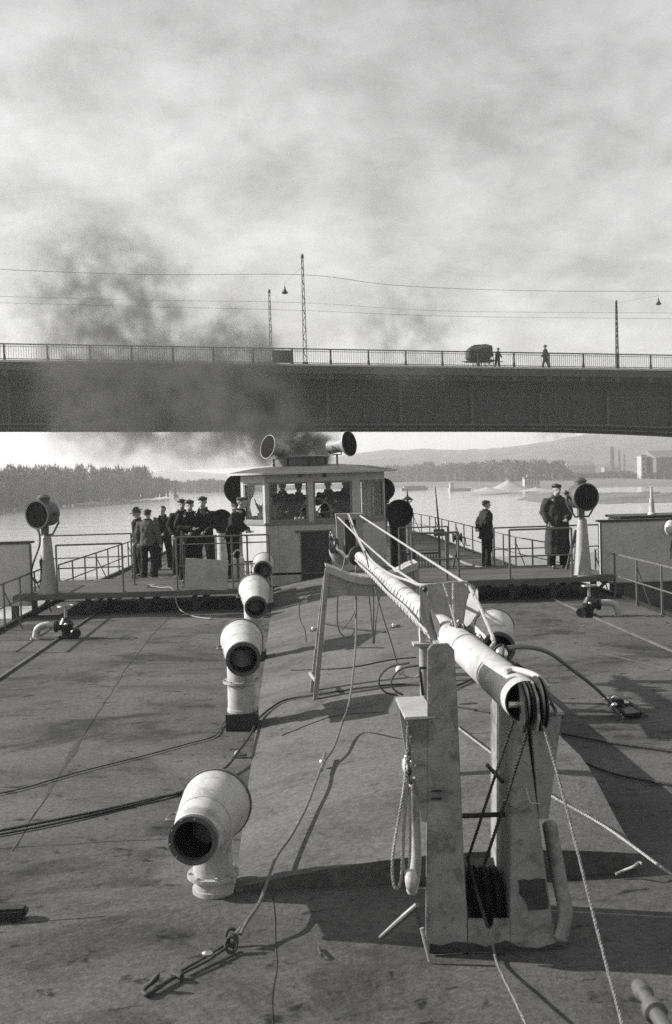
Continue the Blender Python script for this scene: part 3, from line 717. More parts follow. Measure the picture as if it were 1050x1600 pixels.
lo, hi, z1 = screen('tall grey upright side screen at the right edge, below the stub pipe', [(938,816),(938,912)], 19.4, 2.9, 0)
LO_ = V(((X_(973,19.6)+hi)/2, 20.2, -.3)); lk = thing('deck_locker', 'dark topped locker standing behind the right side screen', 'locker', LO_)
mb = MB(); mb.box((LO_.x, 20.2, (z1+.02-.3)/2), (hi-X_(973,19.6)-.1, .9, z1+.32)); mb.obj('body', M_GREYD, lk, bevel=.01, origin=LO_)
mb = MB(); mb.box((LO_.x, 20.2, z1+.06), (hi-X_(973,19.6), 1.0, .05)); mb.obj('lid', M_BLACK, lk, bevel=.01, origin=LO_)
b = Py(1027, 811, 19.7); mb = MB(); mb.lathe((b.x, 20, z1+.088), (0,0,1), [(0,.085),(.02,.085),(.05,.06),(.33,.045),(.335,.03),(.55,.025),(.56,.04),(.58,.0)], 14)
tag(mb.obj('vent_pipe', [M_WHITE], origin=b), 'slim white stub pipe standing on the locker at the right edge', 'pipe')
b = Py(1049, 840, 19.0); 
mb = MB(); mb.tube(smoothpts([b+V((.1,.15,-.1)), b+V((.06,.02,0)), b+V((0,0,-.12)), b+V((-.02,0,-.42))], 6), .015, 6)
tag(mb.obj('hose_loop', M_WIRE, origin=b), 'short black hose end hanging on the right side screen', 'hose')
mb = MB(); mb.ball(Py(1048,825,19.2), (.12,.12,.16), 14, 10); tag(mb.obj('round_float', M_WHITE, origin=Py(1048,825,19.2)), 'white round float at the right edge, beside the side screen', 'float')
# ================================================================ SEARCHLIGHTS
def searchlight(px, ybase, ydrum, Y, face, label):
    b = Py(px, ybase, Y); b.z = PZ; sc_ = Y/F; t = thing('searchlight', label, 'searchlight', b)
    o = lambda mb, n, m, **k: mb.obj(n, m, t, origin=b, **k)
    h = Py(px, 838 if px < 500 else 810, Y).z - PZ
    mb = MB(); mb.lathe(b, (0,0,1), [(0,.21),(.02,.21),(.025,.175),(.04,.17),(h-.03,.092),(h,.075),(h,.01)], 20); o(mb, 'pedestal', M_GREY)
    c = Py(px-1, ydrum, Y); c.x = b.x-.02; zc = c.z
    f = V(face).normalized(); side = f.cross(V((0,0,1))).normalized()
    yb = PZ+h+.035; aw = .30
    Pk = [c+side*aw, V((b.x,b.y,zc-.17))+side*aw, V((b.x,b.y,yb))+side*.15, V((b.x,b.y,yb))-side*.15, V((b.x,b.y,zc-.17))-side*aw, c-side*aw]
    mb = MB(); mb.tube(Pk, .02, 6); mb.lathe(V((b.x,b.y,PZ+h-.01)), (0,0,1), [(0,.05),(.05,.05)], 10); o(mb, 'yoke', M_RAIL)
    for q in (-1, 1):
        mb = MB(); mb.lathe(c+side*(q*.255), side*q, [(0,.04),(.07,.04),(.07,.0)], 10); o(mb, 'trunnion', M_GREYD)
    mb = MB(); mb.lathe(c-f*.24, f, [(0,.0),(0.0,.12),(.03,.20),(.08,.235),(.40,.245),(.41,.275),(.47,.275),(.47,.25),(.455,.245)], 28); o(mb, 'drum', M_GREYD)
    mb = MB(); mb.lathe(c-f*.24, f, [(.455,.245),(.452,.15),(.45,.001)], 28); mm = mat('dark_lamp_face', .02, .6, vary=.1, scale=3, bump=0, spec=.0); o(mb, 'lens', mm)
    for q in (-.13, 0, .13):
        mb = MB(); mb.tube([c+f*.225+side*(q)-V((0,0,math.sqrt(.245**2-q*q))), c+f*.225+side*q+V((0,0,math.sqrt(.245**2-q*q)))], .006, 4); o(mb, 'guard_bar', M_BLACK)
    mb = MB(); mb.lathe(c+V((0,0,.20)), (0,0,1), [(0,.11),(.09,.11),(.10,.13),(.12,.13),(.16,.08),(.19,.0)], 16); o(mb, 'chimney_cap', M_GREYD)
    mb = MB(); mb.box(c+V((0,0,-.30)), (.12,.14,.16)); o(mb, 'junction_box', M_GREYD, bevel=.01)
    mb = MB(); mb.bar(c-f*.10+side*.27+V((0,0,.08)), c-f*.1+side*.27-V((0,0,.14)), .025, .02, upv=(0,1,0)); mb.ball(c-f*.1+side*.27+V((0,0,.09)), .045); o(mb, 'handle', M_GREYD)
    return b, c
b, c = searchlight(76, 928, 803, 19.3, (-.42,-.9,-.02), 'round ship searchlight on the left tapered pedestal, beside the grey screen')
rope('lamp_cable', 'black cable looping down from the left searchlight to its pedestal', [Py(60,826,19.25), Py(62,850,19.2), Py(52,880,19.2), Py(49,898,19.2), Py(57,910,19.2), Py(66,902,19.2), Py(63,880,19.2), Py(64,875,19.2), Py(70,874,19.28)], .018, M_WIRE, cat='cable')
b, c = searchlight(911, 900, 776, 19.3, (.22,-.96,-.03), 'round ship searchlight on the right tapered pedestal, next to the man in overcoat')
mb = MB(); mb.bar(Py(886,889,20.6), Py(900,828,20.6), .05, .05, upv=(0,1,0)); mb.bar(Py(898,889,21), Py(900,835,20.8), .035, .035, upv=(0,1,0)); mb.bar(Py(889,876,20.6), Py(899,876,20.9), .03, .03, upv=(0,1,0))
tag(mb.obj('folding_ladder', M_GREYD, smooth=0, origin=Py(886,889,20.6)), 'short dark folding steps behind the right searchlight pedestal', 'steps')
# ================================================================ WHEELHOUSE
WH = V((.52, 23.4, 0)); wh = thing('wheelhouse', 'light grey octagonal wheelhouse with open windows and low cambered roof', 'wheelhouse', WH)
def ho(mb, name, m, par=None, **k): return mb.obj(name, m, par or wh, origin=WH, **k)
plan = [V((-1.15,23.45,0)), V((-.57,22.6,0)), V((1.55,22.6,0)), V((2.24,23.45,0)), V((2.24,24.9,0)), V((1.55,25.7,0)), V((-.57,25.7,0)), V((-1.15,24.9,0))]
ZS, ZT, ZR = 1.49, 2.41, 2.60
M_WH = mat('wheelhouse_paint', .37, .6, vary=.12, scale=2.5, stain=.2, bump=.1)
M_WHF = mat('window_frame_wood', .16, .6, vary=.2, scale=8, bump=.1, stretch=(1,1,4))
def wallseg(i, wins, front=False):
    a, b = plan[i], plan[(i+1)%8]; d = (b-a).normalized(); nrm = V((d.y,-d.x,0)); L_ = (b-a).length; th = .05
    def bx(u0, u1, z0, z1, t0=0, t1=th):     # t measured inward
        p0 = a+d*u0-nrm*t0; p1 = a+d*u1-nrm*t0; inn = -nrm*(t1-t0)
        return [V((p.x,p.y,z)) for z in (z0,z1) for p in (p0,p1,p1+inn,p0+inn)], [(3,2,1,0),(4,5,6,7),(0,1,5,4),(1,2,6,5),(2,3,7,6),(3,0,4,7)]
    if i == 1:                                # front: three lower panels and a dark door
        xs_ = [(0, .28), (.285, .80), (1.45, 1.78), (1.785, L_)]
        for u0, u1 in xs_: mb = MB(); mb.add(*bx(u0, u1, .05, ZS-.05)); ho(mb, 'wall_panel', M_WH, smooth=0)
        mb = MB(); mb.add(*bx(.80, 1.45, 1.26, ZS-.05)); ho(mb, 'wall_panel', M_WH, smooth=0)
        mb = MB(); mb.add(*bx(.80, 1.45, .05, 1.26, .03, .07)); ho(mb, 'door', M_BLACK, smooth=0)
        mb = MB(); mb.add(*bx(.66, 1.5, 1.26, 1.30, -.03, -.002)); mb.add(*bx(.775, .80, .05, 1.257, -.015, -.002)); mb.add(*bx(1.45, 1.475, .05, 1.257, -.015, -.002)); ho(mb, 'door_frame', M_GREYD, smooth=0)
    else:
        n = max(1, round(L_/.8))
        for q in range(n): mb = MB(); mb.add(*bx(L_*q/n+.002, L_*(q+1)/n-.002, .0, ZS-.05)); ho(mb, 'wall_panel', M_WH, smooth=0)
    mb = MB(); mb.add(*bx(-.02, L_+.02, ZS-.048, ZS, -.035, .09)); ho(mb, 'sill', M_WHF, bevel=.006)
    mb = MB(); mb.add(*bx(0, L_, ZT, ZR)); ho(mb, 'header', M_WH, smooth=0)
    es = [0]+[w for p in wins for w in p]+[L_]
    for q in range(0, len(es), 2):
        if es[q+1]-es[q] > .005: mb = MB(); mb.add(*bx(es[q], es[q+1], ZS+.001, ZT-.001)); ho(mb, 'post', M_WH, smooth=0)
    for k, (u0, u1) in enumerate(wins):
        mb = MB(); f = .045
        for q in (bx(u0+.002,u0+f,ZS+.001,ZT-.001,.012,.045), bx(u1-f,u1-.002,ZS+.001,ZT-.001,.012,.045), bx(u0+f,u1-f,ZS+.001,ZS+.07,.012,.045), bx(u0+f,u1-f,ZT-f,ZT-.001,.012,.045)): mb.add(*q)
        fr = ho(mb, 'window_frame', M_WHF, smooth=0)
        g = MB(); p0 = a+d*(u0+f)-nrm*.03; p1 = a+d*(u1-f)-nrm*.03
        g.plate([V((p0.x,p0.y,ZS+.07)), V((p1.x,p1.y,ZS+.07)), V((p1.x,p1.y,ZT-f)), V((p0.x,p0.y,ZT-f))], -nrm*.004)
        go = g.obj('pane', M_GLASS, fr, smooth=0, origin=WH)
wallseg(0, [(.12, .95)]); wallseg(1, [(.09, .98), (1.10, 1.98)]); wallseg(2, [(.08, 1.04)])
wallseg(3, [(.1, .65), (.75, 1.3)]); wallseg(4, [(.12, .92)]); wallseg(5, [(.08,.96),(1.04,1.92)]); wallseg(6, [(.12,.92)]); wallseg(7, [(.1,.65),(.75,1.3)])
for px in (469, 507):
    p = Py(px, 741, 22.6); mb = MB(); mb.box((p.x,22.59,p.z), (.075,.03,.13)); ho(mb, 'vent_slot', M_BLACK, smooth=0)
mb = MB(); mb.plate([p+V((0,0,.3)) for p in plan], (0,0,.05)); ho(mb, 'floor', M_GREYD, smooth=0)
# roof: cambered, rounded overhang
ctr = V((.52, 24.15, 0)); mb = MB(); rings = []; R = 48
def plan_r(a):
    d = V((math.cos(a), math.sin(a), 0)); best = 9
    for i in range(8):
        p, q = plan[i]-ctr, plan[(i+1)%8]-ctr; e = q-p; den = d.x*e.y-d.y*e.x
        if abs(den) < 1e-9: continue
        s_ = (p.x*e.y-p.y*e.x)/den; u = (p.x*d.y-p.y*d.x)/den
        if s_ > 0 and -.001 <= u <= 1.001: best = min(best, s_)
    return best
vs = []
prof = [(0,.22),(.35,.20),(.7,.145),(.93,.065),(1.0,.035),(1.0,.0),(.93,-.005),(0,.02)]
for (k, h) in prof:
    for i in range(R):
        a = 6.2832*i/R; rr_ = (sum(plan_r(a+da) for da in (-.12,-.06,0,.06,.12))/5+.30)*k
        vs.append(ctr+V((math.cos(a)*rr_, math.sin(a)*rr_, ZR+.002+h)))
mb.add(vs, [(j*R+i,(j+1)*R+i,(j+1)*R+(i+1)%R,j*R+(i+1)%R) for j in range(len(prof)-1) for i in range(R)]); ho(mb, 'roof', M_GREYD, smooth=40)
mb = MB(); vs = []
for (k, h) in ((1.003,.036),(1.012,.034),(1.012,-.012),(1.0,-.014)):
    for i in range(R):
        a = 6.2832*i/R; rr_ = (sum(plan_r(a+da) for da in (-.12,-.06,0,.06,.12))/5+.30)*k
        vs.append(ctr+V((math.cos(a)*rr_, math.sin(a)*rr_, ZR+.002+h)))
mb.add(vs, [(j*R+i,(j+1)*R+i,(j+1)*R+(i+1)%R,j*R+(i+1)%R) for j in range(3) for i in range(R)]); ho(mb, 'roof_edge', M_GREYL, smooth=40)  # rim painted lighter to show the edge sky-lit
mb = MB(); dc = V((Py(470,725,23.6).x, 23.9, ZR+.15)); mb.lathe(dc, (0,0,1), [(0,.66),(.20,.66),(.21,.69),(.25,.69),(.27,.6),(.28,.0)], 36); ho(mb, 'skylight_drum', M_GREYD)
for q in range(8):
    a = q*math.pi/4+.3; mb = MB(); mb.box(dc+V((math.cos(a)*.675, math.sin(a)*.675, .1)), (.03,.03,.2)); ho(mb, 'drum_lug', M_BLACK, smooth=0)
# inside: wheel, stand, console, curtain
wc = Py(494, 803, 23.2); st = thing('steering_wheel', 'big spoked steering wheel seen through the wheelhouse front windows', 'wheel', (wc.x, wc.y, .35))
def so_(mb, n, m, **k): return mb.obj(n, m, st, origin=(wc.x,wc.y,.35), **k)
mb = MB(); a_ = [6.2832*i/28 for i in range(29)]; mb.tube([wc+V((math.cos(a)*.36,0,math.sin(a)*.36)) for a in a_], .028, 8); so_(mb, 'rim', M_WOOD)
mb = MB(); mb.lathe(wc-V((0,.04,0)), (0,1,0), [(0,0),(0,.07),(.08,.07),(.08,0)], 14); so_(mb, 'hub', M_STEEL)
for q in range(8):
    a = q*math.pi/4+.2; mb = MB(); mb.tube([wc+V((math.cos(a)*.05,0,math.sin(a)*.05)), wc+V((math.cos(a)*.46,0,math.sin(a)*.46))], [.014,.02], 6); so_(mb, 'spoke', M_WOOD)
mb = MB(); mb.lathe((wc.x,wc.y+.12,.351), (0,0,1), [(0,.16),(.05,.16),(.1,.08),(wc.z-.35,.07),(wc.z-.33,.0)], 14); mb.tube([wc, wc+V((0,.14,0))], .03, 8); so_(mb, 'stand', M_GREYD)
ct = thing('chart_shelf', 'narrow shelf with small fittings under the left front window', 'shelf', (wc.x-.75, 22.8, 1.3))
mb = MB(); mb.box((wc.x-.5, 22.85, 1.44), (1.3,.3,.04)); mb.obj('board', M_WHF, ct, smooth=0, origin=(wc.x-.75,22.8,1.3))
for q, px in enumerate((462, 468, 474)):
    p = Py(px, 806, 22.8); mb = MB(); mb.lathe((p.x, 22.8, 1.461), (0,0,1), [(0,.03),(.12,.03),(.14,.015),(.15,0)], 8); mb.obj('fitting', M_WHITE, ct, origin=(wc.x-.75,22.8,1.3))
for k, (px, ww) in enumerate(((571,.10),(579,.12),(588,.09))):
    p = Py(px, 780, 23.2); mb = MB(); vs = []
    for i in range(9): vs += [V((p.x+(i/8-.5)*ww*1.6, 23.25+.12*k+.02*math.sin(i*1.6), z)) for z in (1.52, 2.38)]
    mb.add(vs, [(i*2,i*2+2,i*2+3,i*2+1) for i in range(8)]); o = mb.obj('window_curtain', M_GREYL if k != 2 else M_GREY); tag(o, ('narrow pale curtain strip hanging at the wheelhouse right window, left one','wide pale curtain strip in the middle of the wheelhouse right window','greyer curtain strip hanging at the right end of the wheelhouse right window')[k], 'curtain')
pl = thing('potted_plant', 'small spiky potted plant in the wheelhouse left window', 'plant', Py(408,812,23.5))
b0 = Py(408,812,23.5); mb = MB(); mb.lathe(b0, (0,0,1), [(0,.07),(.16,.09),(.16,.07),(.14,.0)], 12); mb.obj('pot', M_GREYL, pl, origin=b0)
for q in range(9):
    a = q*.75; d = V((math.cos(a)*.5,math.sin(a)*.3,1)); mb = MB(); mb.tube(smoothpts([b0+V((0,0,.14)), b0+V((0,0,.14))+d*.16, b0+V((0,0,.16))+V((d.x*.3,d.y*.2,.26+.1*math.sin(q*2)))], 3), [.018]*5+[.012,.004][:2], 5); mb.obj('leaf', M_BLACK, pl, origin=b0)
# roof loudspeaker horns
def horn(mpx, mpy, ex, r, D, label, yokepx):
    mth = Pd(mpx, mpy, D); tail = Pd(ex[0], ex[1], D+.35); ax = (tail-mth); ln = ax.length; ax.normalize()
    base = V((Py(yokepx, 715, 23.8).x, mth.y+.2, ZR+.1)); t = thing('roof_lamp', label, 'lamp', base); k = lambda mb,n,m,**q: mb.obj(n,m,t,origin=base,**q)
    mb = MB(); mb.lathe(mth, ax, [(0,r),(.0,r*1.04),(.02,r*1.04),(.10,r*.86),(.16,r*.62),(ln*.5,r*.56),(ln*.96,r*.56),(ln,r*.42),(ln,0)], 26); k(mb, 'housing', M_GREY)
    mb = MB(); mb.lathe(mth, ax, [(.004,r*1.02),(.003,r*.7),(.001,0.0)], 26); k(mb, 'glass', mat('dark_lamp_face', .02, .6, vary=.1, scale=3, bump=0, spec=.0))  # flat dark disc paints the shade of the open hollow mouth
    mid = mth.lerp(tail, .62); sd = ax.cross(V((0,0,1))).normalized()
    mb = MB(); mb.tube([mid+sd*r*.62, mid+sd*r*.62-V((0,0,.2)), mid-sd*r*.62-V((0,0,.2)), mid-sd*r*.62], .015, 6); mb.tube([mid-V((0,0,.2)), V((mid.x,mid.y,ZR+.14))], .025, 8); k(mb, 'yoke', M_GREYD)
horn(418, 698, (448,706), .275, 23.3, 'round lamp on the wheelhouse roof facing left, behind the drum', 436)
horn(546, 693, (514,699), .285, 23.0, 'round lamp on the wheelhouse roof facing right, on a small yoke', 526)
# ================================================================ COWL VENTILATORS
def cowl(label, px, py, D, r, base_z, dx=0, stem_r=None, mstem=None, dirn=None, name='cowl_ventilator'):
    c = Pd(px, py, D); sr = stem_r or r*.62; d = V(dirn or (0,-1,0)).normalized(); sx = c - d*(r*1.25)
    base = V((sx.x+dx, sx.y, base_z)); t = thing(name, label, 'ventilator', base)
    P = [base, base+V((0,0,(c.z-base_z)*.45)), V((sx.x,sx.y,c.z-r*1.3))]
    mb = MB(); mb.lathe(base, (0,0,1), [(0,sr*1.35),(.03,sr*1.35),(.035,sr)], 20); mb.tube([base, V((sx.x,sx.y,c.z-r*1.25))], sr, 20); mb.obj('stem', mstem or M_BLACK, t, origin=base)
    path = smoothpts([V((sx.x,sx.y,c.z-r*1.25)), V((sx.x,sx.y,c.z-r*.75)) , sx.lerp(c,.35)+V((0,0,-r*.22)), c-d*.02], 6)
    n = len(path); rs = [sr+(r-sr)*(i/(n-1))**1.3 for i in range(n)]
    mb = MB(); mb.tube(path, rs, 24, cap=False); mb.lathe(c-d*.03, d, [(0,r),(0,r*1.04),(.04,r*1.04),(.04,r*.98)], 24); mb.obj('cowl', M_BLACK, t, origin=base)
    mb = MB(); mb.lathe(c+d*.008, -d, [(0,r*.985),(.1*r,r*.9),(r*.6,r*.66),(r*.8,0)], 24); mb.obj('lining', M_INNER, t, origin=base)
    return t
cowl('black cowl ventilator with white stem, left of the seated man', 346, 813, 24.2, .26, 0, mstem=M_WHITE2, stem_r=.15)
cowl('large black cowl ventilator right of the wheelhouse', 624, 802, 24.8, .335, 0)
cowl('black cowl ventilator half hidden behind the wheelhouse left corner', 374, 764, 26.5, .40, 0, dx=.3)
for (px, py, D, lab) in ((607,765,26.5,'black cowl ventilator mostly hidden behind the wheelhouse right corner'),): cowl(lab, px-8, py, D, .3, 0, dx=-.2)
def drumvent(label, base, sr, mouth, mr, big, br, box=0.0, fl=None, white=M_WHITE, plate=True):
    base = V(base); ax = (mouth-big); ln = ax.length; ax.normalize(); t = thing('deck_ventilator', label, 'ventilator', base)
    k = lambda mb,n,m,**q: mb.obj(n,m,t,origin=base,**q)
    ztop = big.lerp(mouth, .45).z
    if box:
        mb = MB(); mb.box(base+V((0,0,box/2)), (sr*2.25,sr*2.25,box)); k(mb, 'base_box', M_BLACK, bevel=.006)
    mb = MB(); mb.lathe(base+V((0,0,box+.001)), (0,0,1), [(0,sr*1.06),(.03,sr*1.06),(.032,sr),(ztop-base.z-box,sr*.97)], 28); k(mb, 'stem', M_WHITE2)
    if fl is not None:
        mb = MB(); mb.lathe(V((base.x,base.y,fl)), (0,0,1), [(0,sr*1.0),(0,sr*1.3),(.022,sr*1.3),(.022,sr*1.0)], 28, close=True)
        for q in range(8):
            a = q*math.pi/4+.2; mb.box(V((base.x,base.y,fl+.028))+V((math.cos(a)*sr*1.16, math.sin(a)*sr*1.16, 0)), (.018,.018,.014))
        k(mb, 'flange', M_WHITE2)
    mb = MB(); mb.lathe(big, ax, [(-.03,0.0),(-.03,br*.6),(-.015,br*.93),(0,br),(ln*.06,br*.985),(ln*.35,br*.69+mr*.31),(ln*.7,br*.31+mr*.69),(ln,mr)], 40); k(mb, 'cowl', white)
    mb = MB(); mb.lathe(big-ax*.012, ax, [(0,br*1.0),(0,br*1.035),(.03,br*1.035),(.03,br*1.0)], 40, close=True); k(mb, 'rear_band', M_RAIL)
    mb = MB(); mb.lathe(mouth-ax*.01, ax, [(0,mr*.84),(0,mr*1.05),(.045,mr*1.05),(.045,mr*.84)], 40, close=True)
    for q in range(10):
        a = q*.628; xx = ax.orthogonal().normalized(); yy = ax.cross(xx); mb.ball(mouth+ax*.036+(xx*math.cos(a)+yy*math.sin(a))*mr*.95, .009, 6, 4)
    k(mb, 'mouth_ring', M_GREYD)
    mb = MB(); rr5 = mr+(br-mr)*.42; mb.lathe(big.lerp(mouth,.6), ax, [(0,rr5*.985),(0,rr5*1.02),(.016,rr5*1.005),(.016,rr5*.97)], 36, close=True); k(mb, 'seam_band', white)
    xx = ax.cross(V((0,0,1))).normalized(); mb = MB(); c5 = big.lerp(mouth,.3); mb.tube(smoothpts([c5+xx*br*.88, c5+xx*(br*1.1), c5+xx*(br*1.1)+ax*.12, c5+xx*br*.8+ax*.12], 3), .009, 6); k(mb, 'handle', M_RAIL)
    mb = MB(); mb.lathe(mouth+ax*.02, -ax, [(0,mr*.85),(.03,mr*.86),(ln*.9,br*.8),(ln*.95,0)], 32); k(mb, 'lining', M_INNER)
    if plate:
        c2 = mouth-ax*ln*.5+V((0,0,mr*.42)); mb = MB(); mb.lathe(c2, ax, [(0,0),(0,mr*.5),(.01,mr*.5),(.01,0)], 16); k(mb, 'lit_patch_disc', M_GREY)  # lighter disc paints the lit patch inside the mouth
    return t
def base_at(px, py, z=0): return G(px, py, z)
drumvent('nearest white ventilator with dark round mouth, low on the foreground deck', V((G(334,1393).x+.0, 6.18, 0)), .125, Pd(303,1311,5.72), .135, Pd(338,1256,6.38), .222, fl=.10, plate=False)
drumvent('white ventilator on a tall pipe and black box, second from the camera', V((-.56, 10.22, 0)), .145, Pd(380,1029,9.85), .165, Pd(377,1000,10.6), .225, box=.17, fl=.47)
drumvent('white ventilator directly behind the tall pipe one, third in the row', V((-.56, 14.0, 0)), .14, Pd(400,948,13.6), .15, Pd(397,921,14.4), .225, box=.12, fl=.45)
drumvent('farthest and smallest white ventilator, just before the wheelhouse', V((-.52, 19.45, 0)), .13, Pd(411,891,19.0), .17, Pd(412,880,19.8), .215, box=.1, fl=.42)
drumvent('white ventilator right of the mast, half hidden by its rigging', V((2.02, 10.2, ztr(2.02))), .13, Pd(779,1012,9.7), .155, Pd(772,981,10.5), .205, fl=.5)
# deck house odds and ends near the wheelhouse
bx = Py(402, 900, 21.0); mb = MB(); mb.box((-.75, 20.9, .12), (.55,.5,.24)); mb.box((-.75, 20.9, .255), (.62,.56,.03)); tag(mb.obj('low_locker', M_WHITE2, bevel=.01, origin=(-.75,20.9,0)), 'low white locker beside the farthest ventilator', 'locker')
gr = thing('slatted_bench', 'dark slatted bench against the wheelhouse left wall', 'bench', (-1.25, 22.2, 0))
for q in range(14):
    mb = MB(); mb.bar((-1.62+q*.055, 22.0, .36), (-1.62+q*.055, 22.0, .66), .022, .02, upv=(0,1,0)); mb.obj('slat', M_GREY, gr, smooth=0, origin=(-1.25,22.2,0))
mb = MB(); mb.box((-1.26,22.03,.35), (.84,.05,.04)); mb.box((-1.26,22.03,.68), (.84,.05,.04)); mb.box((-1.26,22.2,.33), (.84,.4,.03)); mb.obj('frame', M_BLACK, gr, smooth=0, origin=(-1.25,22.2,0))
for x in (-1.62,-.9): mb = MB(); mb.box((x,22.2,.16), (.05,.36,.31)); mb.obj('leg', M_BLACK, gr, smooth=0, origin=(-1.25,22.2,0))
gr = thing('grating_rack', 'dark slatted rack on deck right of the wheelhouse', 'rack', (2.9, 23.4, 0))
for q in range(14):
    mb = MB(); mb.bar((2.5+q*.07, 23.2, .1), (2.5+q*.07, 23.3, .62), .03, .02, upv=(0,1,0)); mb.obj('slat', M_GREYD, gr, smooth=0, origin=(2.9,23.4,0))
mb = MB(); mb.box((2.95,23.34,.63), (1.05,.05,.04)); mb.box((2.95,23.24,.08), (1.05,.05,.04)); mb.obj('frame', M_BLACK, gr, smooth=0, origin=(2.9,23.4,0))
b = V((Py(371,850,20.6).x, 20.6, PZ)); t = thing('double_can', 'pair of white canisters joined by a round hoop handle', 'canister', b)
for q in (-1,1): mb = MB(); mb.lathe(b+V((q*.075,0,0)), (0,0,1), [(0,.06),(.42,.06),(.46,.04),(.47,0)], 16); mb.obj('can', M_WHITE2, t, origin=b)
mb = MB(); mb.tube([b+V((math.cos(a)*.1,0,.47+math.sin(a)*.15)) for a in [math.pi*i/12 for i in range(13)]], .018, 8); mb.obj('handle', M_WHITE2, t, origin=b)
b = V((Py(620,764,30).x+.55, 29, 0)); t = thing('chimney_pot', 'slim stove pipe with pointed cowl behind the right ventilator', 'stove pipe', b)
p = Py(637, 790, 29); b = V((p.x, 29, 0)); t.location = b
mb = MB(); mb.lathe(b, (0,0,1), [(0,.12),(p.z-.15,.12),(p.z-.14,.16),(p.z-.08,.16),(p.z-.08,.07),(p.z+.12,.07)], 14); mb.obj('pipe', M_GREY, t, origin=b)
mb = MB(); mb.lathe(b+V((0,0,p.z+.16)), (0,0,1), [(0,.17),(.03,.15),(.12,.03),(.3,.01)], 14); mb.obj('pointed_cap', M_BLACK, t, origin=b)
mb = MB()
for a in range(4): mb.tube([b+V((math.cos(a*1.57)*.09,math.sin(a*1.57)*.09,p.z+.1)), b+V((math.cos(a*1.57)*.14,math.sin(a*1.57)*.14,p.z+.17))], .015, 5)
mb.obj('cap_strut', M_BLACK, t, origin=b)
a = Py(686,826,26); b2 = Py(680,761,26); mb = MB(); mb.tube([V((a.x,26,0)), a, b2], [.03,.028,.012], 6); tag(mb.obj('flag_staff', M_BLACK, origin=a), 'slender bare staff leaning slightly left above the right railing', 'staff')
c = Py(686,834,24); mb = MB(); mb.box((c.x,24,c.z+.03), (.24,.2,.16)); mb.bar((c.x,24,0),(c.x,24,c.z),.05,.05,upv=(0,1,0)); tag(mb.obj('signal_box', M_GREYD, smooth=0, origin=(c.x,24,0)), 'small dark box on a stand near the foot of the bare staff', 'box')
c = G(641,872,0); mb = MB(); mb.lathe(c+V((-.15,0,.14)), (1,0,0), [(0,.0),(0,.14),(.3,.14),(.3,0)], 14); mb.box(c+V((0,0,.03)), (.4,.3,.06)); tag(mb.obj('mooring_roller', M_BLACK, origin=c), 'dark mooring roller on the deck right of the wheelhouse', 'roller')
c = G(716,892,0); t = thing('hand_winch', 'small hand winch with a crank behind the right railing', 'winch', c)
mb = MB(); mb.bar(c+V((0,0,0)), c+V((0,0,.8)), .07,.07,upv=(0,1,0)); mb.bar(c+V((-.15,0,0)), c+V((0,0,.6)), .04,.04,upv=(0,1,0)); mb.obj('stand', M_GREYD, t, smooth=0, origin=c)
mb = MB(); mb.lathe(c+V((-.12,0,.85)), (1,0,0), [(0,0),(0,.12),(.03,.12),(.03,.07),(.2,.07),(.2,.12),(.23,.12),(.23,0)], 16); mb.obj('drum', M_GREYD, t, origin=c)
mb = MB(); mb.tube([c+V((.11,0,.85)), c+V((.2,0,.85)), c+V((.2,-.1,.65)), c+V((.3,-.1,.65))], .015, 6); mb.obj('crank', M_GREYD, t, origin=c)
rope('deck_hose', 'pale hose lying on the deck beyond the right walkway', [G(700,868), G(725,880), G(745,886), G(790,896,.2)], .045, M_ROPE, cat='hose')
mb = MB(); c = G(240,905,0); p = Py(236,912,19.8); mb.box((p.x,19.8,PZ+.03), (.16,.12,.05)); mb.tube(smoothpts([V((p.x,19.7,PZ+.04)), V((p.x+.25,19.4,PZ+.03)), V((p.x+.5,19.15,PZ+.03)), V((p.x+.62,18.95,.12)), V((p.x+.9,18.5,.02)), V((p.x+1.3,18.0,.02))],6), .011, 6); tag(mb.obj('mooring_line', M_GREY, origin=(p.x,19.8,PZ)), 'grey line dropping over the walkway edge near the men', 'rope')
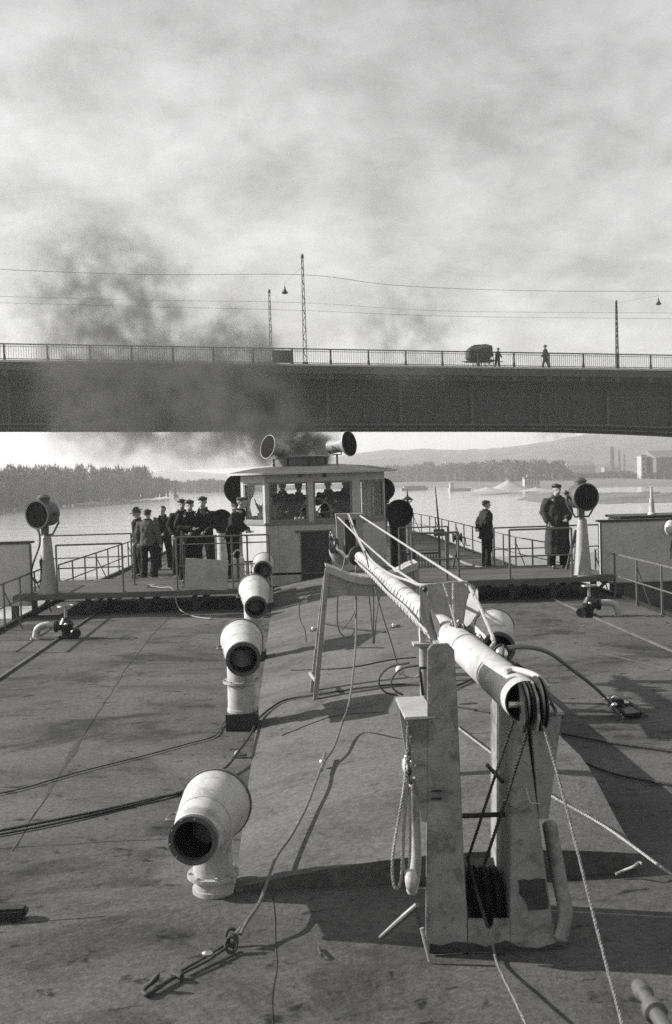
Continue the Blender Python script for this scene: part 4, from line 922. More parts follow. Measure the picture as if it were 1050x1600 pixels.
# ================================================================ DECK VALVES
def valve(px, py, side, label):
    b = G(px, py, 0); t = thing('deck_valve', label, 'valve', b); k = lambda mb,n,m,**q: mb.obj(n,m,t,origin=b,**q)
    mb = MB(); mb.lathe(b, (0,0,1), [(0,.13),(.04,.13),(.045,.07),(.12,.075),(.16,.11),(.24,.12),(.30,.08),(.34,.06)], 18)
    mb.lathe(b+V((0,0,.2)), (side,0,0), [(0,.07),(.14,.07),(.14,.10),(.18,.10)], 14); mb.lathe(b+V((-side*.1,-.0,.13)), (-side*.5,-.8,-.25), [(0,.05),(.12,.05),(.12,.085),(.17,.085),(.17,.06),(.16,0)], 14); k(mb, 'body', M_BLACK)
    mb = MB(); mb.lathe(b+V((0,0,.34)), (0,0,1), [(0,.03),(.16,.02),(.2,.02)], 10); k(mb, 'spindle', M_STEEL)
    mb = MB(); mb.tube([b+V((math.cos(a)*.125,math.sin(a)*.125,.53)) for a in [6.2832*i/20 for i in range(21)]], .014, 6)
    for q in range(4): mb.tube([b+V((0,0,.53)), b+V((math.cos(q*1.57)*.125,math.sin(q*1.57)*.125,.53))], .01, 5)
    k(mb, 'handwheel', M_STEEL)
    mb = MB(); mb.tube(smoothpts([b+V((side*.15,0,.22)), b+V((side*.34,0,.225)), b+V((side*.46,0,.17)), b+V((side*.5,-.0,.04)), b+V((side*.5,0,0))], 6), .058, 14); mb.lathe(b+V((side*.5,0,0)), (0,0,1), [(0,.09),(.02,.09),(.02,.05)], 16); k(mb, 'bent_pipe', M_WHITE2)
    mb = MB(); mb.ball(b+V((-side*.02,-.1,.24)), .03); k(mb, 'bright_nut', M_CHROME)
valve(104, 997, -1, 'black deck valve with handwheel and bent white pipe, far left')
valve(921, 963, 1, 'black deck valve with handwheel and bent white pipe, far right')
# ================================================================ MAST TABERNACLE (near trestle)
TY = 5.2; tb = thing('mast_tabernacle', 'grey two post steel tabernacle carrying the lowered mast heel', 'mast support', (1.02, 5.4, 0))
TO = (1.02,5.4,0)
def to(mb, n, m, **k): return mb.obj(n, m, tb, origin=TO, **k)
def prism(pxs, Y, dy): return [Py(x, y, Y) for x, y in pxs], (0, dy, 0)
M_TAB = mat('tabernacle_paint', .23, .6, vary=.25, scale=5, stain=.45, bump=.15, bscale=60)
Lf = [(665,1488),(667,1300),(668,1150),(668,1016),(675,1007),(700,1005),(710,1016),(714,1080),(719,1200),(725,1340),(730,1437),(731,1489)]
mb = MB(); mb.plate(*prism(Lf, TY, .022)); to(mb, 'front_flange', M_TAB, bevel=.004)
mb = MB(); mb.plate(*prism([(697,1480),(690,1020),(703,1010),(722,1437),(722,1480)], TY+.45, .02)); to(mb, 'rear_flange', M_TAB)
def web(pt, pb, Y0, Y1, th, name='web', m=None):
    a = Py(*pt, Y0); b = Py(*pb, Y0); a2 = V((a.x, Y1, a.z)); b2 = V((b.x, Y1, max(b.z,0)))
    mb = MB(); mb.plate([a, V((a.x,Y1,a.z-.02)), V((b.x,Y1,b.z)), b], (th,0,0)); return to(mb, name, m or M_TAB, smooth=0)
web((694,1016), (718,1486), TY+.023, TY+.449, .016)
Rf = [(797,1489),(798,1300),(799,1180),(800,1098),(806,1090),(820,1096),(826,1160),(842,1280),(858,1400),(869,1472),(870,1486)]
mb = MB(); mb.plate(*prism(Rf, TY, .022)); to(mb, 'front_flange', M_TAB, bevel=.004)
web((800,1100), (799,1486), TY+.023, TY+.55, .016)
mb = MB(); mb.plate([Py(768,1100,TY+.56), Py(790,1100,TY+.56), Py(826,1440,TY+.56), Py(768,1440,TY+.56)], (0,.02,0)); to(mb, 'rear_flange', M_TAB)
mb = MB(); mb.plate(*prism([(731.5,1437),(758,1437),(759,1448),(765,1453),(771,1448),(772,1437),(796.5,1437),(796.5,1489),(731.5,1489)], TY+.002, .02)); to(mb, 'sill_plate', M_TAB)
mb = MB(); mb.box(((Py(666,1489,TY).x+Py(871,1486,TY).x)/2, TY+.30, .012), (Py(868,1486,TY).x-Py(668,1489,TY).x, .55, .024)); to(mb, 'base_plate', M_BLACK, bevel=.01)
p = Py(747,1273,TY+.2); mb = MB(); mb.tube([Py(716,1275,TY+.2), Py(800,1272,TY+.2)], .014, 10); to(mb, 'cross_bar', M_BLACK)
# wing brackets
def wing(front, lab):
    P = [Py(x, y, TY+.004) for x, y in front]
    mb = MB(); mb.plate(P, (0,.018,0)); to(mb, 'wing_front', M_TAB, bevel=.003)
    mb = MB(); mb.plate([p+V((0,.44,0)) for p in P], (0,.018,0)); to(mb, 'wing_back', M_TAB)
    a, b = P[0], P[1]; mb = MB(); mb.plate([a+V((-.012,-.006,.001)), b+V((.012,-.006,.001)), b+V((.012,.465,.001)), a+V((-.012,.465,.001))], (0,0,.016)); to(mb, 'wing_top', M_GREYL, bevel=.003)
    i = 1 if lab == 'L' else 0; j = 2 if lab == 'L' else 3
    q = P[i]; r_ = P[j]; mb = MB(); sx = -.016 if lab == 'L' else .004
    mb.plate([q+V((0,.019,-.002)), q+V((0,.439,-.002)), r_+V((0,.439,0)), r_+V((0,.019,0))], (sx,0,0)); to(mb, 'wing_web', M_TAB)
wing([(636,1125),(677,1123),(674,1286),(659,1284)], 'L')
wing([(829,1119),(878,1117),(857,1280),(842,1280)], 'R')
# dark recess with winch drum between the posts
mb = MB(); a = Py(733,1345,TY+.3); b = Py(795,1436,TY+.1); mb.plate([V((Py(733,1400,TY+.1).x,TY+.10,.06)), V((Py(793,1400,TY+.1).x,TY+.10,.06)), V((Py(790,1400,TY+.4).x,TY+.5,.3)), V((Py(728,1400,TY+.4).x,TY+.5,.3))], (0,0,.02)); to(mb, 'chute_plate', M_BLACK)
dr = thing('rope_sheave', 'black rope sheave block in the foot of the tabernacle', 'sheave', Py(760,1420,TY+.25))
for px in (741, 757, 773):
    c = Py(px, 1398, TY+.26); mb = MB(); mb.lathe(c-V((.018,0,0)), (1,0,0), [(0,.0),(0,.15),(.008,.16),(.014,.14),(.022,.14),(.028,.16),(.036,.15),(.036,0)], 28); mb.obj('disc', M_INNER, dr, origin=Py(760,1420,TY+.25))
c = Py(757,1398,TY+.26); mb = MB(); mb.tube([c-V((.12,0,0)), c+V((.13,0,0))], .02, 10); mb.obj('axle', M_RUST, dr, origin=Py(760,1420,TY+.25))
# rivets along the post edges
def rivets(p0, p1, n, r=.0065):
    a = Py(*p0, TY-.001); b = Py(*p1, TY-.001); s0 = None
    for i in range(n):
        p = a.lerp(b, (i+.5)/n)
        if s0 is None: mb = MB(); mb.ball((0,0,0), (r,r*.6,r), 8, 5); s0 = mb.obj('rivet', M_TAB, tb, origin=None); o = s0
        else: o = s0.copy(); COL.objects.link(o); o.parent = tb
        o.location = p-V(TO)
rivets((673,1030), (672,1465), 16); rivets((722,1300), (725,1430), 5); rivets((805,1110), (806,1465), 13); rivets((736,1462), (792,1461), 4); rivets((641,1140), (661,1275), 6)
mb = MB(); mb.bar(Py(674,1236,TY-.004), Py(690,1236,TY-.004), .008, .008); mb.bar(Py(674,1248,TY-.004), Py(690,1248,TY-.004), .008, .008); to(mb, 'stamped_mark', M_BLACK, smooth=0)
# paint drip panel & small fittings on the right post
p = [(810,1376),(818,1374),(829,1376),(838,1373),(852,1374),(853,1390),(857,1406),(857,1420),(843,1422),(831,1421),(826,1423),(823,1412),(818,1404),(811,1397),(812,1386)]
mb = MB(); mb.plate([Py(x,y,TY-.006) for x,y in p], (0,.005,0)); to(mb, 'tar_patch', M_RUST)
p = [(671,1489),(672,1475),(690,1478),(710,1472),(738,1474),(760,1480),(790,1470),(812,1480),(840,1482),(868,1474),(870,1486)]
mb = MB(); mb.plate([Py(x,y,TY-.005) for x,y in p], (0,.004,0)); to(mb, 'tar_edge', M_RUST)
mb = MB(); mb.tube([Py(822,1232,TY-.01), Py(828,1254,TY-.02), Py(845,1256,TY-.01)], .004, 5); to(mb, 'bent_wire', M_WHITE)
mb = MB(); mb.bar(Py(761,1195,TY+.3), Py(786,1222,TY+.1), .016, .016); to(mb, 'belaying_pin', M_BLACK, smooth=0)
# boat fenders slung beside the posts
def fender(pts, r, m, label):
    P = smoothpts([Py(*p) for p in pts], 7); n = len(P); mb = MB(); mb.tube(P, [r*min(1, .55+.45*min(i,(n-1-i)*.5)) for i in range(n)], 14)
    tag(mb.obj('spar_fender', m, origin=P[0]), label, 'fender')
fender([(858,1283,TY+.12),(866,1330,TY+.10),(876,1385,TY+.06),(883,1420,TY+.03),(880,1448,TY+.02),(873,1472,TY)], .041, M_TAB, 'long grey spar fender hanging right of the tabernacle')
fender([(646,1215,TY+.1),(648,1280,TY+.1),(650,1340,TY+.1),(647,1375,TY+.08),(642,1398,TY+.06)], .03, M_WHITE2, 'pale spar fender hanging left of the tabernacle behind the rope coil')
mb = MB(); P = smoothpts([Py(640,1358,TY+.02), Py(643,1378,TY), Py(642,1394,TY)], 5); mb.tube(P, [.018,.026,.031,.035,.036,.036,.034,.031,.026,.018,.012][:len(P)], 12); tag(mb.obj('wooden_toggle', M_WHITE, origin=P[0]), 'white rounded wooden toggle at the foot of the rope coil', 'toggle')
def block(c, r, label, ax=(1,.2,0), m=M_WHITE2, par=None, name='pulley_block'):
    c = V(c); t = thing(name, label, 'pulley', c)
    axv = V(ax).normalized()
    mb = MB(); mb.lathe(c-axv*r*.45, axv, [(0,0),(0,r*.8),(r*.1,r*.95),(r*.2,r*.95),(r*.22,0)], 16); mb.obj('cheek', m, t, origin=c)
    mb = MB(); mb.lathe(c+axv*r*.25, axv, [(0,0),(0,r*.95),(r*.1,r*.95),(r*.2,r*.8),(r*.2,0)], 16); mb.obj('cheek', m, t, origin=c)
    mb = MB(); mb.lathe(c-axv*r*.2, axv, [(0,0),(0,r*.9),(r*.2,r*.72),(r*.4,r*.9),(r*.4,0)], 16); mb.obj('sheave', M_STEEL, t, origin=c)
    mb = MB(); mb.tube([c+V((math.cos(a)*r*.28,0,r*.85+math.sin(a)*r*.4)) for a in [math.pi*i/8 for i in range(9)]], r*.12, 6); mb.obj('shackle', M_STEEL, t, origin=c)
    return t
block(Py(637,1196,TY+.05), .045, 'upper wooden block of the rope coil left of the tabernacle', m=M_WHITE2)
block(Py(638,1216,TY+.05), .038, 'lower wooden block of the rope coil left of the tabernacle', m=M_ROPEW)
for pts, lab in (([(637,1160),(634,1200),(630,1240),(619,1300),(613,1350),(615,1383),(623,1386),(628,1360),(630,1300),(634,1240),(636,1222)], 'outer loop of pale rope hanging left of the tabernacle'),
            ([(637,1222),(632,1290),(630,1340),(634,1365),(640,1345),(641,1290),(640,1230)], 'inner loop of pale rope hanging left of the tabernacle')):
    rope('rope_coil', lab, [Py(x,y,TY+.02) for x,y in pts], .0085, M_ROPEW, seg=6, twist=True)
rope('rope_tail', 'short knotted rope running up to the wing bracket', [Py(637,1196,TY+.05), Py(640,1180,TY+.03), Py(637,1158,TY-.005), Py(637,1135,TY-.01)], .008, M_ROPE)
mb = MB(); a = G(594,1465,.03); b = Py(652,1414,TY+.1); mb.tube([a, a.lerp(b,.7), b], [.012,.018,.016], 10); tag(mb.obj('handspike', M_RAIL, origin=a), 'worn wooden handspike leaning on the foot of the tabernacle', 'handspike')
mb = MB(); a = Py(671,1503,5.12); a.z = .012; b = Py(659,1450,5.15); mb.tube([a, b], [.007,.012], 8); tag(mb.obj('marlin_pin', M_GREY, origin=a), 'short pale pin leaning against the tabernacle foot', 'pin')
# ================================================================ LOWERED MAST
A = Pd(821,1096,5.12); B = Pd(561,869,12.0); MA = (B-A).normalized()
mast = thing('lowered_mast', 'white tapered ship mast lowered along the deck', 'mast', A)
def mo(mb, n, m, **k): return mb.obj(n, m, mast, origin=A, **k)
ML = (B-A).length; NS = 26
prof = [(0,.108)]+[(ML*i/NS, .112 - .052*(i/NS)) for i in range(1, NS+1)]
mb = MB(); mb.lathe(A, MA, prof, 40); mo(mb, 'shaft', M_WHITE)
mb = MB(); mb.lathe(A-MA*.001, MA, [(0,.108),(0,.098),(.35,.097),(.36,0)], 40); mo(mb, 'bore', M_INNER)
mb = MB(); mb.lathe(A+MA*(ML-.05), MA, [(0,.06),(0,.125),(.06,.13),(.12,.125),(.12,.05),(.3,.045),(.9,.04),(.92,0)], 28); mo(mb, 'mast_collar', M_BLACK)
for s_ in (1.3, 3.6, 5.2): mb = MB(); rr_ = .112-.052*s_/ML; mb.lathe(A+MA*s_, MA, [(0,rr_),(0,rr_+.006),(.03,rr_+.006),(.03,rr_)], 36, close=True); mo(mb, 'band', M_WHITE2)
# cheeks and sheaves in the heel
sx = MA.cross(V((0,0,1))).normalized(); upm = sx.cross(MA).normalized()
hc = A - MA*.01 + upm*(-.01)
for off, r_, m in ((-.004,.115,M_BLACK),(.066,.138,M_BLACK)):
    mb = MB(); mb.lathe(hc+sx*(off-.014), sx, [(0,0),(0,r_),(.006,r_+.004),(.014,r_-.022),(.022,r_+.004),(.028,r_),(.028,0)], 36); mo(mb, 'sheave', m)
for off in (-.036, .028):
    P = [hc+sx*off+MA*.16+upm*.108, hc+sx*off+MA*0+upm*.112, hc+sx*off-MA*.09+upm*.05, hc+sx*off-MA*.115-upm*.05, hc+sx*off-MA*.07-upm*.13, hc+sx*off-MA*.0-upm*.135, hc+sx*off+MA*.06-upm*.10, hc+sx*off+MA*.12+upm*.0]
    mb = MB(); mb.plate(P, sx*.012); mo(mb, 'cheek_plate', M_WHITE2 if off == .028 else M_BLACK)
mb = MB(); mb.tube([hc-sx*.09, hc+sx*.12], .018, 12); mo(mb, 'sheave_pin', M_CHROME)
mb = MB(); P = [hc+MA*.20+upm*.125+sx*.0, hc+MA*.05+upm*.13+sx*.02, hc-MA*.05+upm*.09+sx*.03]; mb.tube(smoothpts([P[0]-sx*.05, P[0]+upm*.01, P[1]+sx*.05, P[2]+sx*.07], 5), .016, 8); mo(mb, 'guard_lip', M_WHITE)
mb = MB(); mb.box(hc+MA*.06+upm*.095, (.07,.14,.02)); mo(mb, 'slot_edge', M_BLACK)
# lashing along the left underside: two ropes tied with small hitches
def on_mast(s_, ang, lift=.008):
    r_ = .112-.052*s_/ML + lift; return A + MA*s_ + (sx*math.cos(ang)+upm*math.sin(ang))*r_
LA = rad(188)
for q, (da, lf) in enumerate(((0,.012),(.28,.014),(-.26,.03))):
    rope('lashed_rope', ('upper pale rope lashed along the left side of the mast','middle pale rope lashed along the left side of the mast','lower pale rope sagging under the left side of the mast')[q], [on_mast(s_, LA+da+.06*math.sin(s_*3+q), lf+.01*abs(math.sin(s_*2.1))*(q==2)) for s_ in [1.9+i*.35 for i in range(14)]], .0105, M_ROPEW, n=5)
mb = MB()
hitches = []
for i in range(30):
    s_ = 1.9 + i*.165; mbh = MB(); mbh.tube(smoothpts([on_mast(s_, LA+.3, .028), on_mast(s_, LA, .028), on_mast(s_+.01, LA-.25, .012), on_mast(s_+.03, LA-.55, .003), on_mast(s_+.05, LA-.75, .002)], 3), .0035, 4); mo(mbh, 'hitch', M_RUST)
# cleat / spar hook and steel ball fitting on top
c = on_mast(1.15, rad(62), .06)
mb = MB(); bc = Pd(783,1022,6.0); t2 = thing('rope_weight', 'bright ribbed metal rope block tied on the mast near its heel', 'rope block', bc)
mb.ball(bc, (.042,.045,.05), 16, 10); mb.obj('ball', M_CHROME, t2, origin=bc)
mb = MB(); mb.tube([bc+V((math.cos(a)*.047,0,math.sin(a)*.055)) for a in [6.283*i/20 for i in range(21)]], .008, 6); mb.tube([bc+V((math.cos(a)*.012,math.sin(a)*.05,math.sin(a+1.57)*.055)) for a in [6.283*i/20 for i in range(21)]], .006, 6); mb.obj('strap', M_RUST, t2, origin=bc)
rope('whipped_rope_end', 'thick pale rope end hitched through a hole in the mast top', [on_mast(1.32, rad(75), -.01), Pd(755,1018,6.1), Pd(765,1014,6.1), Pd(772,1004,6.2), Pd(769,997,6.3)], .013, M_ROPEW, seg=8)
# cradle bracket straddling the mast
cr = thing('mast_cradle', 'fan shaped grey sheet metal bracket standing over the mast', 'bracket', Pd(700,985,6.9))
CO = Pd(700,985,6.9)
def cp(pxs, D, th, n, m=M_GREY): 
    P = [Pd(x,y,d) for (x,y,d) in pxs]; mb = MB(); mb.plate(P, th); mb.obj(n, m, cr, origin=CO, bevel=.003)
cp([(667,914,7.3),(730,910,7.3),(742,915,7.3),(744,930,7.3),(733,958,7.25),(722,978,7.2),(714,990,7.15),(690,990,7.15),(688,972,7.2),(668,940,7.3)], 0, (0,.015,0), 'back_plate')
cp([(656,918,6.9),(657,965,6.9),(676,1004,6.85),(694,994,6.9),(684,968,6.95),(666,926,6.95)], 0, (0,.015,0), 'left_plate')
cp([(668,941,6.95),(684,968,6.9),(694,994,6.85),(684,996,6.8),(680,985,6.85)], 0, (.004,.012,0), 'lit_lip', M_WHITE)  # white strip paints the sunlit edge between the plates
cp([(730,930,7.3),(747,918,7.1),(749,955,7.0),(733,977,6.95),(722,984,7.2)], 0, (0,.012,0), 'right_plate')
for q_ in (Pd(743,924,7.15), Pd(664,921,6.88)): mb = MB(); mb.ball(q_, .02); mb.obj('bolt', M_BLACK, cr, origin=CO)
# small blocks around the mast
block(Pd(719,984,6.7), .055, 'dark round pulley block on the mast below the fan shaped bracket', m=M_RUST)
block(Pd(708,980,6.75), .035, 'small dark pulley left of the round block on the mast', m=M_BLACK)
block(Pd(750,1005,6.6), .045, 'dark pulley hanging at the mast side near the white ventilator', m=M_BLACK)
rope('coiled_wire', 'loop of black wire between the two mast pulleys', [Pd(728,985,6.8), Pd(738,990,6.8), Pd(744,1000,6.8), Pd(740,1008,6.8), Pd(731,1000,6.8), Pd(726,990,6.8)], .009, M_WIRE)
# ================================================================ SADDLE TRESTLE (far support of the mast)
SY = 10.7; sd_ = thing('saddle_trestle', 'pale four legged trestle whose sagging beam holds the far mast end', 'trestle', T(560,1085))
SO = T(560,1085)
top = [(509,886),(518,889),(530,894),(545,900),(562,904),(582,905),(602,903),(622,895),(638,886),(652,881)]
bot = [(655,930),(620,932),(580,932),(540,931),(507,929)]
mb = MB(); mb.plate([Py(x,y,SY) for x,y in top+bot], (0,.02,0)); mb.obj('face_plate', M_GREY, sd_, smooth=0, origin=SO)
P = [Py(x,y,SY) for x,y in top]; mb = MB()
for i in range(len(P)-1):
    a, b = P[i], P[i+1]; mb.add([a+V((0,-.04,0)), b+V((0,-.04,0)), b+V((0,.34,0)), a+V((0,.34,0)), a+V((0,-.04,.02)), b+V((0,-.04,.02)), b+V((0,.34,.02)), a+V((0,.34,.02))], [(3,2,1,0),(4,5,6,7),(0,1,5,4),(2,3,7,6),(1,2,6,5),(3,0,4,7)])
mb.obj('top_plate', M_WHITE2, sd_, origin=SO)
mb = MB()
for i in range(len(P)-1):
    a, b = P[i], P[i+1]; mb.add([a+V((0,-.045,-.055)), b+V((0,-.045,-.055)), b+V((0,-.041,.021)), a+V((0,-.041,.021))], [(0,1,2,3)])
mb.obj('front_lip', M_GREYL, sd_, origin=SO)
def leg(pt, pb, Y0, Y1, wd, m=M_GREYL):
    a = Py(*pt, Y0); b = Py(*pb, Y1); b.z = ztr(b.x)
    mb = MB(); mb.bar(a, b, wd, .012, upv=(0,1,0)); mb.bar(a+V((wd*.5,.03,0)), b+V((wd*.5,.03,0)), .012, .07, upv=(0,1,0)); mb.bar(a+V((-wd*.5-.004,.02,0)), b+V((-wd*.5-.004,.02,0)), .008, .05, upv=(0,1,0)); q_ = mb.obj('leg', [m, M_WHITE2], sd_, smooth=0, origin=SO); [setattr(pp, 'material_index', 1) for pp in list(q_.data.polygons)[12:18]]  # left bar painted whiter as the sunlit edge of the leg
leg((512,888), (493,1087), SY-.01, SY-.05, .038, M_GREY); leg((509,900), (487,1074), SY+.3, SY+.38, .03, M_WHITE2)
leg((650,884), (668,1080), SY-.01, SY-.05, .038, M_GREY); leg((648,890), (664,1068), SY+.3, SY+.38, .03, M_WHITE2)
mb = MB(); a = Py(489,1060,SY+.1); mb.bar(a+V((-.03,.3,0)), a+V((.02,-.1,0)), .02,.03); mb.obj('tie', M_GREYL, sd_, smooth=0, origin=SO)
# white post with flange in front of the saddle
b = T(663,1070); b = V((Py(663,1020,7.4).x, 7.4, 0)); b.z = ztr(b.x); t = thing('flanged_post', 'short flanged post with a crank beside the left tabernacle post', 'post', b)
z0 = Py(663,1043,7.4).z; z1 = Py(663,1008,7.4).z; z2 = Py(660,962,7.4).z
mb = MB(); mb.lathe(b, (0,0,1), [(0,.04),(z1-b.z,.04)], 16); mb.obj('pipe', M_GREY, t, origin=b)
mb = MB(); mb.box(V((b.x-.015,b.y,z1+.012)), (.14,.13,.02)); mb.obj('flange', M_GREYL, t, smooth=0, origin=b)
mb = MB(); mb.box(V((b.x-.01,b.y,(z1+z2)/2+.03)), (.045,.05,z2-z1+.06)); mb.obj('upright', M_WHITE, t, smooth=0, origin=b)
mb = MB(); mb.tube([Py(672,1043,7.0), Py(656,1044,7.0), Py(657,1052,7.0), Py(661,1086,7.0)], .012, 6); mb.obj('crank', M_BLACK, t, origin=b)
# ================================================================ MASTHEAD FITTINGS (far end)
HY = 12.4; ho_ = Py(548,866,HY); hd = thing('masthead_frame', 'upright grey box frame at the far end of the mast', 'frame', ho_)
def hh(pxs, n, m, Y=HY, th=.06): mb = MB(); mb.plate([Py(x,y,Y) for x,y in pxs], (0,th,0)); mb.obj(n, m, hd, origin=ho_, bevel=.004)
hh([(525,808),(538,809),(540,868),(528,862)], 'upright', M_GREY, th=.12)
hh([(556,810),(568,806),(567,850),(562,866),(556,866)], 'upright', M_GREY, th=.12)
hh([(524,803),(569,802),(568,811),(525,812)], 'lintel', M_GREY, HY-.01, .16)
hh([(538,812),(556,812),(556,866),(540,868)], 'back', M_GREYD, HY+.12, .02)
P = smoothpts([Py(527,850,HY-.05), Py(526,862,HY-.1), Py(532,873,HY-.1), Py(545,876,HY-.12)], 5); mb = MB(); mb.tube(P, [.05,.07,.085,.09,.095,.095,.095,.09,.09,.085,.08,.075,.07,.06,.05,.04][:len(P)], 12); mb.obj('scoop', M_GREY, hd, origin=ho_)
block(Py(522,853,HY-.2), .10, 'dark pulley wheel hanging at the left of the masthead frame', ax=(1,-.25,0), m=M_BLACK)
block(Py(518,838,HY-.2), .05, 'small bright block above the masthead pulley wheel', ax=(1,-.25,0), m=M_CHROME)
for i, (x, y) in enumerate(((524,852),(528,858),(532,861),(537,865),(541,869))):
    pass
rope('chain', 'short bright chain falling from the masthead pulley to the collar', [Py(523,848,HY-.25), Py(526,857,HY-.28), Py(533,862,HY-.3), Py(540,870,HY-.3), Py(548,866,HY-.32)], .022, M_CHROME, cat='chain', seg=6)
# ================================================================ ROPES AND WIRES
R1 = .0095
rope('stay_rope', 'pale tight rope from the masthead to the mast heel, the uppermost right one', [Py(563,806,HY-.1), Pd(640,856,10.2), Pd(725,910,7.1)], .0105, M_ROPEW, smooth=False)
rope('stay_rope_lower', 'pale rope from the fan shaped bracket down to the ribbed block', [Pd(725,910,7.1), Pd(731,914,7.05), Pd(745,938,6.8), Pd(768,990,6.35), Pd(771,1003,6.2)], .0125, M_ROPEW, n=4)
rope('stay_rope', 'pale tight rope from masthead frame to the bracket left corner', [Py(528,808,HY-.15), Pd(560,840,11), Pd(610,884,9), Pd(659,917,6.95)], .0095, M_ROPEW, smooth=False)
rope('slack_rope', 'pale slack rope sagging below the mast stays to the bracket', [Py(538,803,HY-.1), Py(546,806,HY-.15), Pd(556,832,11.8), Pd(573,865,10.9), Pd(590,884,9.8), Pd(612,898,8.8), Pd(640,908,7.6), Pd(659,914,6.95), Pd(700,911,7.0), Pd(730,910,7.05)], .011, M_ROPEW)
rope('thin_line', 'thin line crossing behind the stays near the masthead frame', [Py(545,808,HY-.1), Py(552,830,HY-.3), Py(565,855,HY-.8), Py(576,880,HY-1.5)], .009, M_ROPE)
rope('thin_line', 'thin vertical line along the masthead frame', [Py(538,812,HY-.16), Py(539,868,HY-.2), Py(534,892,HY-1.6)], .008, M_ROPE)
rope('bracket_line', 'left pale line hanging from the bracket top to its pulley', [Pd(693,911,6.9), Pd(702,940,6.85), Pd(707,958,6.8), Pd(713,980,6.65)], .0085, M_ROPEW, n=4, twist=True)
rope('bracket_line', 'right pale line hanging from the bracket top to its pulley', [Pd(708,911,6.9), Pd(708,930,6.85), Pd(709,958,6.8), Pd(714,980,6.65)], .0085, M_ROPEW, n=4, twist=True)
rope('heel_rope', 'left black wire rope from the mast heel down into the tabernacle', [Pd(802,1126,5.05), Pd(766,1235,5.25), Pd(731,1342,5.45)], .0085, M_WIRE, twist=True, smooth=False)
rope('heel_rope', 'right black wire rope from the mast heel down into the tabernacle', [Pd(823,1146,5.0), Pd(790,1250,5.2), Pd(757,1350,5.4)], .0095, M_WIRE, twist=True, smooth=False)
rope('heel_rope_inner', 'black wire rope running over the lower sheave', [Pd(731,1342,5.45), Pd(745,1395,5.35), Pd(762,1448,5.22)], .009, M_WIRE, smooth=False)
rope('running_rope', 'long pale rope dropping from the mast heel past the right post to the foreground', [Pd(845,1122,5.05), Pd(858,1165,4.95), Pd(884,1258,4.78), Pd(906,1345,4.6), Pd(935,1460,4.35), Pd(972,1600,4.0), Pd(1010,1750,3.6)], .0075, M_ROPE, twist=True)
rope('foot_rope', 'pale rope running from the tabernacle sill toward the foreground', [Py(770,1475,TY-.02), G(775,1500,.03), G(788,1530,.1), G(803,1560,.16), G(822,1600,.22), G(860,1680,.3)], .007, M_ROPE, twist=True)
rope('deck_rope', 'pale rope stretched over the trunk from behind the tabernacle to the right edge', [T(708,1136)+V((0,0,.03)), T(765,1180)+V((0,0,.03)), T(820,1222)+V((0,0,.03)), T(870,1255)+V((0,0,.03)), T(950,1306)+V((0,0,.05)), G(1052,1368,.30), G(1150,1430,.3)], .009, M_ROPEW, twist=True)
rope('heel_cable', 'thick grey cable curving from the ribbed block down to the deck plate', [Pd(791,1013,6.0), Pd(812,1011,6.3), Pd(838,1013,6.9), Pd(862,1022,7.6), Pd(890,1043,8.3), Pd(925,1070,8.9), G(948,1092,.04)], .017, M_CABLE, n=8)
rope('loose_wire', 'black wire pair bowing from the mast heel top', [Pd(800,1040,5.6), Pd(815,1046,5.6), Pd(838,1066,5.5), Pd(852,1088,5.4), Pd(868,1112,5.3), Pd(845,1122,5.1)], .009, M_WIRE)
rope('loose_wire', 'thin black wire outside the bowed pair at the mast heel', [Pd(805,1036,5.7), Pd(830,1052,5.7), Pd(850,1076,5.6), Pd(862,1098,5.5), Pd(880,1122,5.45)], .006, M_WIRE)
rope('deck_cable', 'upper black cable lying on the deck right of the tabernacle', [G(878,1146,.02), G(935,1157,.02), G(990,1165,.02), G(1060,1175,.02), G(1120,1183,.02)], .012, M_WIRE, cat='cable')
rope('deck_cable', 'lower black cable lying on the deck right of the tabernacle', [G(875,1166,.02), G(910,1189,.02), G(950,1206,.02), G(1000,1218,.02), G(1060,1227,.02), G(1120,1230,.02)], .011, M_WIRE, cat='cable')
rope('deck_cable', 'thin black cable crossing the left foreground deck, the upper one', [G(-60,1250,.015), G(30,1233,.015), G(120,1207,.015), G(220,1182,.015), G(290,1163,.015), G(335,1150,.015), G(348,1132,.015), G(357,1120,.05)], .006, M_WIRE, cat='cable')
K1 = [G(-60,1309,.02), G(40,1290,.02), G(150,1268,.02), G(230,1250,.02), G(290,1236,.02), G(330,1215,.04), G(356,1196,.06), G(372,1175,.08), G(390,1150,.06), TD(404,1128,.03), TD(425,1108,.02), TD(450,1095,.02), TD(500,1087,.02), TD(560,1078,.02), TD(610,1073,.02), TD(652,1072,.02), TD(700,1076,.02), TD(730,1068,.02), TD(745,1055,.02)]
rope('heavy_cable', 'thick black cable crossing the left deck and over the trunk past the trestle', K1, .0115, M_WIRE, cat='cable')
rope('heavy_cable', 'second black cable lying close under the thick one on the left deck', [G(-60,1314,.015), G(40,1296,.015), G(120,1279,.015), G(190,1262,.015), G(250,1247,.015), G(292,1234,.015)], .009, M_WIRE, cat='cable')
rope('trunk_cable', 'thin dark cable lying across the trunk below the hanging loops', [TD(600,1013,.01), TD(560,1013,.01), TD(540,1016,.01)], .007, M_WIRE, cat='cable')
rope('trunk_cable', 'grey cable crossing the trunk behind the trestle legs', [TD(455,1048,.01), TD(520,1046,.01), TD(560,1042,.01), TD(610,1032,.01), TD(650,1028,.01)], .008, M_WIRE, cat='cable')
rope('boat_rope', 'thin dark cable on the right of the trunk beyond the tabernacle', [TD(712,1105,.01), TD(740,1110,.01), TD(765,1115,.01)], .009, M_WIRE)
